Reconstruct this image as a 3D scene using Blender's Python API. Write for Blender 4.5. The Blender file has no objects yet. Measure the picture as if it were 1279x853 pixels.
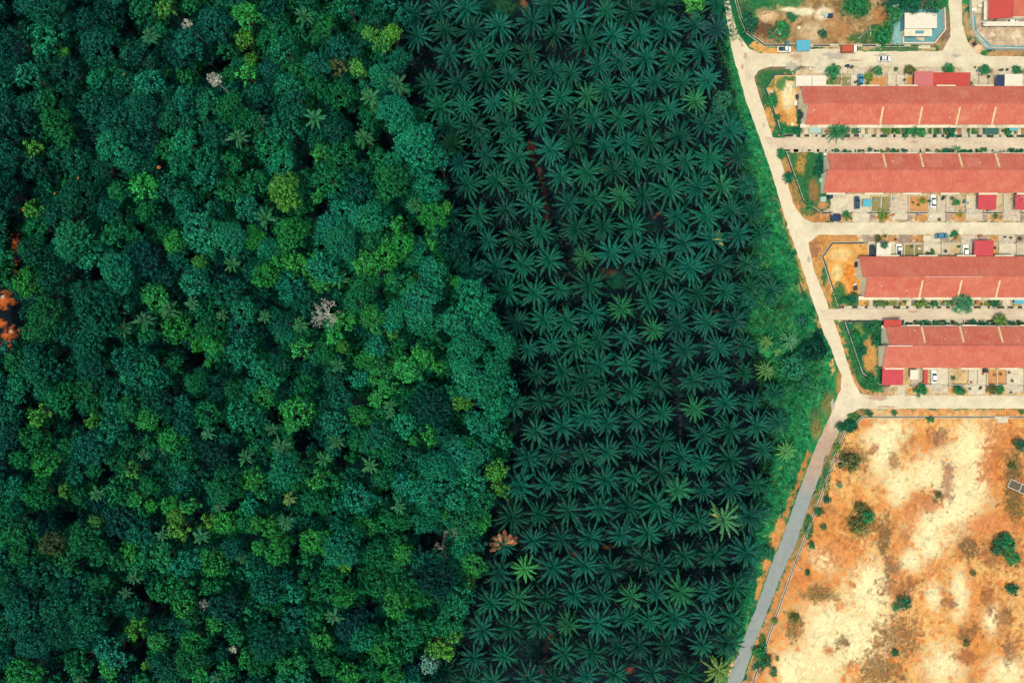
import bpy, math, random
import numpy as np
from mathutils import Vector
rng = np.random.default_rng(7); random.seed(7)
# ---------------- camera, sky, sun, exposure ----------------
H = 230.0; S = 345.0/1279.0
C = bpy.context.scene.collection
scene = bpy.context.scene
cd = bpy.data.cameras.new('camera'); cd.lens = 24; cd.sensor_width = 36; cd.clip_end = 5000
cam = bpy.data.objects.new('camera', cd); C.objects.link(cam); cam.location = (0, 0, H)
scene.camera = cam
SUN_EL, SUN_AZ = math.radians(65), math.radians(228)
w = bpy.data.worlds.new('World'); scene.world = w; w.use_nodes = True
nt = w.node_tree; bg = nt.nodes['Background']
sky = nt.nodes.new('ShaderNodeTexSky'); sky.sky_type = 'NISHITA'; sky.sun_disc = False
sky.sun_elevation = SUN_EL; sky.sun_rotation = SUN_AZ
nt.links.new(sky.outputs[0], bg.inputs[0]); bg.inputs[1].default_value = 0.15; sky.dust_density = 4.0; sky.air_density = 1.0
sl = bpy.data.lights.new('sun', 'SUN'); sl.energy = 2.8; sl.angle = math.radians(3); sl.color = (1.0, 0.90, 0.72)
so = bpy.data.objects.new('sun', sl); C.objects.link(so)
sv = Vector((math.sin(SUN_AZ)*math.cos(SUN_EL), math.cos(SUN_AZ)*math.cos(SUN_EL), math.sin(SUN_EL)))
so.rotation_euler = sv.to_track_quat('Z', 'Y').to_euler(); so.location = (100, -80, 200)
scene.view_settings.view_transform = 'Standard'; scene.view_settings.look = 'None'
scene.view_settings.exposure = 0.34; scene.view_settings.gamma = 1
scene.render.engine = 'CYCLES'
scene.cycles.max_bounces = 5; scene.cycles.transparent_max_bounces = 4

# ---------------- helpers ----------------
def X(px, z=0): return (px-639.5)*S*(1-z/H)
def Y(py, z=0): return (426.5-py)*S*(1-z/H)
def P(px, py, z=0): return Vector((X(px, z), Y(py, z), z))
def lin(c):
    c = c/255.0
    return c/12.92 if c <= 0.04045 else ((c+0.055)/1.055)**2.4
K = (1.72, 1.72, 1.66)
def A(r, g, b):                       # albedo that a sunlit flat surface of this picture colour has
    return tuple(min(0.82, lin(v)/k) for v, k in zip((r, g, b), K))
def seen(px, py):
    return 'at %d percent across and %d percent down the photo' % (round(px/12.79), round(py/8.53))
used = {}
def tag(o, label, cat, group=None):
    n = used.get(label, 0); used[label] = n+1
    o['label'] = label; o['category'] = cat
    if group: o['group'] = group
    return o
def empty(name, loc, rz=0):
    o = bpy.data.objects.new(name, None); C.objects.link(o); o.location = loc; o.rotation_euler = (0, 0, rz)
    o.empty_display_size = 0.5
    return o
def npmesh(name, V, F, mat, smooth=False):
    V = np.asarray(V, np.float32); F = np.asarray(F, np.int32)
    me = bpy.data.meshes.new(name); k = F.shape[1]
    me.vertices.add(len(V)); me.vertices.foreach_set('co', V.ravel())
    me.loops.add(F.size); me.loops.foreach_set('vertex_index', F.ravel())
    me.polygons.add(len(F)); me.polygons.foreach_set('loop_start', np.arange(0, F.size, k, dtype=np.int32))
    me.polygons.foreach_set('loop_total', np.full(len(F), k, np.int32))
    if smooth: me.polygons.foreach_set('use_smooth', np.ones(len(F), bool))
    me.update(calc_edges=True)
    if mat: me.materials.append(mat)
    return me
def link(name, me, parent=None, loc=None):
    o = bpy.data.objects.new(name, me); C.objects.link(o)
    if parent is not None: o.parent = parent
    if loc is not None: o.location = loc
    return o
class MB:
    def __init__(s): s.v = []; s.f = []
    def add(s, v, f):
        n = len(s.v); s.v += [tuple(p) for p in v]; s.f += [tuple(i+n for i in q) for q in f]; return s
    def box(s, x0, y0, z0, x1, y1, z1, rz=0, c=None):
        v = [(x, y, z) for z in (z0, z1) for x, y in ((x0, y0), (x1, y0), (x1, y1), (x0, y1))]
        if rz:
            cx, cy = c if c else ((x0+x1)/2, (y0+y1)/2); a, b = math.cos(rz), math.sin(rz)
            v = [(cx+(x-cx)*a-(y-cy)*b, cy+(x-cx)*b+(y-cy)*a, z) for x, y, z in v]
        return s.add(v, [(0, 3, 2, 1), (4, 5, 6, 7), (0, 1, 5, 4), (1, 2, 6, 5), (2, 3, 7, 6), (3, 0, 4, 7)])
    def prism(s, pts, y0, y1):          # pts in xz, extruded along y
        n = len(pts); v = [(x, y0, z) for x, z in pts]+[(x, y1, z) for x, z in pts]
        return s.add(v, [tuple(range(n)), tuple(range(2*n-1, n-1, -1))]+[(i, i+n, (i+1) % n+n, (i+1) % n) for i in range(n)])
    def xprism(s, pts, x0, x1):         # pts in yz, extruded along x
        n = len(pts); v = [(x0, y, z) for y, z in pts]+[(x1, y, z) for y, z in pts]
        return s.add(v, [tuple(range(n-1, -1, -1)), tuple(range(n, 2*n))]+[(i, (i+1) % n, (i+1) % n+n, i+n) for i in range(n)])
    def slab(s, pts, z0, z1):           # polygon in xy
        n = len(pts); v = [(x, y, z0) for x, y in pts]+[(x, y, z1) for x, y in pts]
        return s.add(v, [tuple(range(n-1, -1, -1)), tuple(range(n, 2*n))]+[(i, (i+1) % n, (i+1) % n+n, i+n) for i in range(n)])
    def tube(s, p, q, r0, r1, n=8):
        p, q = Vector(p), Vector(q); d = (q-p).normalized()
        a = d.orthogonal().normalized(); b = d.cross(a)
        v = [p+(a*math.cos(t)+b*math.sin(t))*r0 for t in [2*math.pi*i/n for i in range(n)]]
        v += [q+(a*math.cos(t)+b*math.sin(t))*r1 for t in [2*math.pi*i/n for i in range(n)]]
        return s.add(v, [tuple(range(n-1, -1, -1)), tuple(range(n, 2*n))]+[(i, (i+1) % n, (i+1) % n+n, i+n) for i in range(n)])
    def mesh(s, name, mat):
        me = bpy.data.meshes.new(name); me.from_pydata(s.v, [], s.f); me.update()
        me.materials.append(mat); return me
    def build(s, name, mat, parent=None, bevel=0):
        o = link(name, s.mesh(name, mat), parent)
        if bevel:
            b = o.modifiers.new('bevel', 'BEVEL'); b.width = bevel; b.segments = 2; b.limit_method = 'ANGLE'
        return o
def struct(o): o['kind'] = 'structure'; return o

def nodes(name):
    m = bpy.data.materials.new(name); m.use_nodes = True; t = m.node_tree
    return m, t, t.nodes['Principled BSDF']
def mix(t, fac, a, b, mode='MIX'):
    n = t.nodes.new('ShaderNodeMix'); n.data_type = 'RGBA'; n.blend_type = mode
    for i, v in ((0, fac), (6, a), (7, b)):
        if isinstance(v, (int, float)): n.inputs[i].default_value = v
        elif isinstance(v, tuple): n.inputs[i].default_value = (*v[:3], 1)
        else: t.links.new(v, n.inputs[i])
    return n.outputs[2]
def noise(t, scale, detail=4, rough=0.6, vec=None, dist=0):
    n = t.nodes.new('ShaderNodeTexNoise'); n.inputs['Scale'].default_value = scale
    n.inputs['Detail'].default_value = detail; n.inputs['Roughness'].default_value = rough; n.inputs['Distortion'].default_value = dist
    if vec is not None: t.links.new(vec, n.inputs['Vector'])
    return n.outputs['Fac']
def ramp(t, x, lo, hi, a=0.0, b=1.0):
    n = t.nodes.new('ShaderNodeMapRange'); n.inputs[1].default_value = lo; n.inputs[2].default_value = hi
    n.inputs[3].default_value = a; n.inputs[4].default_value = b; t.links.new(x, n.inputs[0]); return n.outputs[0]
def objvec(t, sc=(1, 1, 1), kind='Object'):
    c = t.nodes.new('ShaderNodeTexCoord'); m = t.nodes.new('ShaderNodeMapping'); m.inputs['Scale'].default_value = sc
    t.links.new(c.outputs[kind], m.inputs[0]); return m.outputs[0]
def pos(t, sc=(1, 1, 1)):
    g = t.nodes.new('ShaderNodeNewGeometry'); m = t.nodes.new('ShaderNodeMapping'); m.inputs['Scale'].default_value = sc
    t.links.new(g.outputs['Position'], m.inputs[0]); return m.outputs[0]
def bump(t, b, h, strength, dist=0.1):
    n = t.nodes.new('ShaderNodeBump'); n.inputs['Strength'].default_value = strength; n.inputs['Distance'].default_value = dist
    t.links.new(h, n.inputs['Height']); t.links.new(n.outputs[0], b.inputs['Normal'])
def surf(name, col, dark=None, scale=1.2, amount=0.5, rough=0.85, stretch=(1, 1, 1), fine=9, metal=0, bumps=0.2):
    """solid colour with stains (coarse) and grain (fine)"""
    m, t, b = nodes(name); v = pos(t, stretch)
    d = dark or tuple(c*0.55 for c in col)
    f = ramp(t, noise(t, scale, 6, 0.65, v), 0.38, 0.72, 0, amount)
    c1 = mix(t, f, col, d)
    g = ramp(t, noise(t, fine, 3, 0.6, v), 0.3, 0.7, 0.82, 1.12)
    cc = t.nodes.new('ShaderNodeVectorMath'); cc.operation = 'SCALE'
    t.links.new(c1, cc.inputs[0]); t.links.new(g, cc.inputs[3])
    t.links.new(cc.outputs[0], b.inputs['Base Color']); b.inputs['Roughness'].default_value = rough
    b.inputs['Metallic'].default_value = metal
    if bumps: bump(t, b, noise(t, fine, 3, 0.6, v), bumps, 0.03)
    return m

# ---------------- foliage materials ----------------
def leafmat(name, use_attr=False, var=0.7, hue=True, rough=0.6, spec=0.05):
    m, t, b = nodes(name)
    if use_attr:
        a = t.nodes.new('ShaderNodeAttribute'); a.attribute_name = 'tint'; col = a.outputs['Color']
    else:
        a = t.nodes.new('ShaderNodeObjectInfo'); col = a.outputs['Color']
    g = t.nodes.new('ShaderNodeNewGeometry')
    v = ramp(t, g.outputs['Random Per Island'], 0, 1, 1-var, 1+var)
    sc = t.nodes.new('ShaderNodeVectorMath'); sc.operation = 'SCALE'
    t.links.new(col, sc.inputs[0]); t.links.new(v, sc.inputs[3]); out = sc.outputs[0]
    if hue:                             # patches of younger, yellower and of older, bluer leaves
        n1 = ramp(t, noise(t, 0.22, 2, 0.5, pos(t)), 0.42, 0.72, 0, 0.6)
        yl = mix(t, 1.0, out, (1.5, 1.35, 0.85), 'MULTIPLY')
        out = mix(t, n1, out, yl)
        n2 = ramp(t, noise(t, 0.11, 2, 0.5, pos(t, (1, 1, 0.2))), 0.5, 0.7, 0, 0.6)
        bl = mix(t, 1.0, out, (0.8, 0.82, 1.02), 'MULTIPLY')
        out = mix(t, n2, out, bl)
    t.links.new(out, b.inputs['Base Color']); b.inputs['Roughness'].default_value = rough
    b.inputs['Specular IOR Level'].default_value = spec
    return m
M_leaf = leafmat('forest_leaves'); M_leafs = leafmat('understory_leaves', True)
M_frond = leafmat('palm_fronds', var=0.5, hue=False, rough=0.5, spec=0.12)
M_cover = leafmat('scrub_leaves', True, var=0.5, hue=True)
M_bark = surf('bark', (0.10, 0.075, 0.05), scale=3, rough=0.95)
M_palmbark = surf('palm_bark', (0.07, 0.06, 0.05), scale=3, rough=0.95)
M_pale = surf('bleached_wood', (0.46, 0.48, 0.38), (0.22, 0.25, 0.20), scale=2, rough=0.9)
M_deadfrond = surf('dead_frond', A(222, 150, 100), A(160, 100, 65), scale=1.5, rough=0.8)
M_yellowfrond = surf('yellow_frond', A(205, 195, 90), A(110, 150, 70), scale=1.5, rough=0.7)

# ---------------- foliage meshes ----------------
def unit(v): return v/np.maximum(np.linalg.norm(v, axis=-1, keepdims=True), 1e-9)
def quads(Pn, N, size, aspect=0.6, r=rng):
    """leaf-shaped quads at Pn facing N"""
    n = len(Pn); up = unit(r.normal(size=(n, 3))); a = unit(np.cross(N, up)); b = np.cross(N, a)
    s = (size*r.uniform(0.7, 1.3, n))[:, None]
    a = a*s*0.5; b = b*s*0.5*aspect
    V = np.stack([Pn-a, Pn-b+N*s*0.06, Pn+a, Pn+b+N*s*0.06], 1).reshape(-1, 3)
    return V, np.arange(4*n).reshape(n, 4)
def sphere_pts(n, r, zmin=-1):
    o = []
    while sum(map(len, o)) < n:
        p = unit(r.normal(size=(n*3, 3))); o.append(p[p[:, 2] > zmin])
    return np.concatenate(o)[:n]
def lowsphere(c, rad):
    V = []; F = []; nu, nv = 7, 4
    for j in range(nv+1):
        ph = math.pi*(0.06+0.80*j/nv)
        for i in range(nu): V.append((math.sin(ph)*math.cos(2*math.pi*i/nu), math.sin(ph)*math.sin(2*math.pi*i/nu), math.cos(ph)))
    for j in range(nv):
        for i in range(nu): F.append((j*nu+i, (j+1)*nu+i, (j+1)*nu+(i+1) % nu, j*nu+(i+1) % nu))
    F.append((0, 2, 4, 6)); F.append((0, 1, 2, 2)) if False else None
    return np.array(V)*rad+c, np.array([f for f in F if f is not None])
def crown(R, seed, lobe=2.3, floret=0.5, leaf=0.42, nl=10, flat=0.62, dens=1.0, drop=0.2):
    r = np.random.default_rng(seed)
    # irregular outline
    ph = r.uniform(0, 6.28, 4); am = r.uniform(0.05, 0.13, 4)
    lobes = []; tries = 0; want = max(5, int(2.1*(R/lobe)**2))
    while len(lobes) < want and tries < 4000:
        tries += 1
        th = r.uniform(0, 6.283); rad = R*math.sqrt(r.uniform())*0.82
        lim = 1+sum(am[k]*math.sin((k+2)*th+ph[k]) for k in range(4))
        lr = lobe*r.uniform(0.65, 1.2)
        rad = min(rad*lim, R*lim-lr*0.7)
        if rad < 0: rad = 0
        x, y = rad*math.cos(th), rad*math.sin(th)
        z = R*flat*(max(0, 1-(rad/(R*1.05))**2))**.6+r.uniform(-0.9, 0.6)*lobe*0.8
        if all((x-l[0])**2+(y-l[1])**2 > (0.62*(lr+l[3])*0.72)**2 for l in lobes): lobes.append((x, y, z, lr))
    L = np.array(lobes); Pn = []; Nn = []; Vs = []; Fs = []; off = 0
    for i, (x, y, z, lr) in enumerate(lobes):
        c = np.array((x, y, z)); nf = max(5, int(dens*2.6*(lr/floret)**2*0.62))
        d = sphere_pts(nf, r, -0.35); p = c+d*lr*np.array((1, 1, 0.85))*r.uniform(0.9, 1.08, (nf, 1))
        keep = np.ones(nf, bool)
        for j, (a, b_, c_, rr) in enumerate(lobes):
            if j != i: keep &= np.linalg.norm((p-np.array((a, b_, c_)))/np.array((1, 1, .85)), axis=1) > rr*0.9
        keep &= r.uniform(size=nf) > drop
        p = p[keep]; d = d[keep]
        if len(p):
            k = len(p); q = sphere_pts(k*nl, r, -1).reshape(k, nl, 3)
            q = unit(q+d[:, None]*0.9)
            fr = floret*r.uniform(0.7, 1.25, (k, 1, 1))
            Pn.append((p[:, None]+q*fr*np.array((1, 1, .8))).reshape(-1, 3)); Nn.append(unit(q.reshape(-1, 3)*0.45+np.repeat(d, nl, 0)*1.0+r.normal(size=(k*nl, 3))*0.30))
        q = sphere_pts(int(26*lr*lr)+8, r, -0.5); V, F = quads(c+q*lr*r.uniform(.35, .72, (len(q), 1)), unit(q+r.normal(size=q.shape)*.5), leaf*1.35, .8, r); Vs.append(V); Fs.append(F+off); off += len(V)
    V, F = quads(np.concatenate(Pn), np.concatenate(Nn), leaf, 0.65, r)
    Vs.append(V); Fs.append(F+off)
    return np.concatenate(Vs), np.concatenate(Fs)
CR = {}
for kind, R, n in (('S', 2.6, 4), ('M', 4.4, 6), ('L', 7.2, 5)):
    CR[kind] = []
    for i in range(n):
        lob = {'S': 0.85, 'M': 1.1, 'L': 1.3}[kind]*(0.8, 1.0, 1.3)[i % 3]
        fl = (0.40, 0.47, 0.56)[i % 3]
        V, F = crown(R, 100+i*7+int(R*10), lob, fl, leaf=0.34+0.05*(i % 3), nl=9, flat=(0.7, 0.9, 1.08)[(i+1) % 3])
        CR[kind].append((R, V, F, npmesh('crown', V, F, M_leaf)))
def trunkmesh(seed, h=16.0, R=4.0):
    r = random.Random(seed); m = MB(); p = Vector((0, 0, -0.3)); rad = 0.38
    for i in range(4):
        q = Vector((r.uniform(-.3, .3), r.uniform(-.3, .3), h*0.75*(i+1)/4)); m.tube(p, q, rad, rad*0.85, 7); p = q; rad *= 0.85
    for i in range(5):
        a = 6.28*i/5+r.uniform(-.4, .4); q = p+Vector((math.cos(a)*R*0.6, math.sin(a)*R*0.6, h*r.uniform(.2, .27)))
        mid = (p+q)/2+Vector((0, 0, -0.4)); m.tube(p, mid, rad*0.6, rad*0.42, 5); m.tube(mid, q, rad*0.42, rad*0.2, 5)
    return m.mesh('trunk', M_bark)
TR = [trunkmesh(i) for i in range(4)]

def palmmesh(seed, nfr=26, L=4.9, wid=0.62, mat=None, only=None, rise=1.0):
    r = np.random.default_rng(seed); V = []; F = []
    for k in range(nfr):
        t = k/(nfr-1); az = k*2.39996+r.uniform(-.24, .24)
        el = math.radians((4+ 62*t**1.7)*rise + r.uniform(-6, 6)); ln = L*(1-0.55*t**1.6)*r.uniform(.80, 1.12)
        if only is not None and k not in only: continue
        ca, sa = math.cos(az), math.sin(az); pts = []; x = 0.12; z = 0.0+0.5*t; e = el; n = 22
        curl = r.uniform(-.22, .22); aa = 0.0; yy = 0.0
        for i in range(n+1):
            pts.append((x, yy, z)); st = ln/n; aa += curl/n
            x += st*math.cos(e)*math.cos(aa); yy += st*math.cos(e)*math.sin(aa); z += st*math.sin(e)
            e -= math.radians(46+14*(1-t))/n*(0.35+1.3*i/n)
        pts = np.array(pts); T = unit(np.diff(pts, axis=0)); side = unit(np.cross(T, (0, 0, 1))); up = np.cross(side, T)
        roll = r.uniform(-.5, .5)
        def out(p):
            V.append((p[0]*ca-p[1]*sa, p[0]*sa+p[1]*ca, p[2]))
        for i in range(n):            # rachis
            b0 = len(V); wr = 0.075*(1-i/n)+0.02
            out(pts[i]-side[i]*wr+up[i]*.03); out(pts[i]+side[i]*wr+up[i]*.03); out(pts[i+1]+side[i]*wr+up[i]*.03); out(pts[i+1]-side[i]*wr+up[i]*.03)
            F.append((b0, b0+1, b0+2, b0+3))
        for i in range(2, n):
            u = i/n; prof = wid*min(1, (u-0.03)*5)*(1-max(0, u-0.55)**1.6*2.2)
            for sg in (-1, 1):
                for sub in (0, .5):
                    if r.uniform() < 0.10: continue
                    l = max(0.12, prof*r.uniform(.65, 1.3)); p = pts[i]+T[i]*sub*ln/n; droop = 0.50+sg*roll*0.5+r.uniform(-.15, .15)
                    d = unit((side[i]*sg+T[i]*0.75-up[i]*droop)[None])[0]; wv = T[i]*0.075+up[i]*sg*0.0
                    tip = p+d*l*1.15-np.array((0, 0, .05)); b0 = len(V)
                    out(p-wv); out(p+wv); out(tip+wv*0.5); out(tip-wv*0.5)
                    F.append((b0, b0+1, b0+2, b0+3))
    return npmesh('crown', V, F, mat or M_frond)
PALMS = [palmmesh(20+i, (30, 26, 32, 28, 24, 29, 34, 23)[i], (6.1, 6.4, 6.0, 6.5, 6.0, 6.2, 5.7, 6.3)[i], (.40, .46, .37, .44, .50, .42, .36, .47)[i]) for i in range(8)]
WILD = [palmmesh(60+i, 15, 3.6, .38, rise=1.1) for i in range(2)]
m = MB()
p = Vector((0, 0, -0.2))
for i in range(5): q = Vector((0.12*math.sin(i), 0.1*math.cos(i*2), 2*(i+1))); m.tube(p, q, .34-.02*i, .33-.02*i, 8); p = q
m.tube(p, p+Vector((0, 0, .5)), .5, .2, 8)
PALMTRUNK = m.mesh('trunk', M_palmbark)
# ---------------- where things stand, in picture coordinates ----------------
PALM_AT = """515 17,549 15,582 11,487 11,522 45,557 39,592 38,624 33,665 28,693 43,561 68,600 68,630 67,660 68,537 106,574 105,607 96,637 94,666 90,692 90,581 133,549 135,618 129,642 128,669 122,701 122,714 92,675 154,711 148,630 155,591 158,559 158,686 6,718 22,
726 19,758 15,789 15,825 9,734 52,766 45,800 43,832 37,868 32,895 36,896 6,724 88,774 76,806 73,842 73,876 66,748 82,757 112,788 110,818 103,851 103,883 99,733 120,741 148,773 148,805 144,836 137,868 127,879 155,
565 180,600 172,640 172,650 178,744 155,574 204,608 194,645 196,688 187,717 179,756 183,584 230,621 226,654 232,701 221,733 215,767 213,562 269,598 269,632 262,665 258,711 254,744 249,776 247,675 291,720 285,754 283,642 297,609 300,
782 179,812 177,848 170,882 166,912 164,796 206,827 206,857 202,887 198,921 196,804 245,836 236,871 234,901 232,930 230,790 284,846 271,882 269,912 262,940 264,889 300,923 293,949 291,576 296,
620 334,653 330,686 325,730 321,763 316,586 338,634 364,668 366,699 361,736 357,647 402,680 399,709 400,741 391,776 385,690 430,721 430,748 424,660 436,632 432,
794 314,822 310,854 303,800 346,832 340,863 334,898 331,931 329,811 377,844 374,873 367,905 364,816 411,782 421,846 404,883 402,918 400,856 437,897 434,929 431,957 428,987 426,936 359,964 362,
669 467,703 464,729 476,749 456,783 454,818 448,676 500,711 495,752 491,788 489,823 480,670 538,703 531,733 519,759 527,795 523,827 516,660 571,692 566,729 567,759 564,798 558,829 550,641 505,
866 474,897 469,929 465,957 463,868 510,906 502,940 501,879 542,912 536,946 531,972 527,850 569,877 576,912 573,952 561,982 564,967 491,
649 605,684 603,719 601,757 598,792 596,640 644,674 641,711 637,749 633,785 631,629 680,666 674,702 672,737 671,776 667,656 710,624 714,691 708,731 705,762 710,803 697,
825 590,847 611,878 611,913 609,945 605,820 629,842 650,872 650,904 648,937 644,810 665,855 693,892 693,932 689,825 706,
613 751,648 747,682 746,718 742,752 742,603 785,637 783,674 777,710 779,747 777,592 820,630 819,705 815,740 814,617 850,661 847,586 849,734 843,694 847,557 837,
789 745,820 740,850 738,885 738,918 732,780 772,811 774,842 770,882 770,913 770,773 807,798 805,834 805,878 805,908 802,768 841,815 839,858 841,897 837"""
PALM_AT = [tuple(map(float, q.split())) for q in PALM_AT.replace('\n', '').split(',') if q.strip()]
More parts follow.
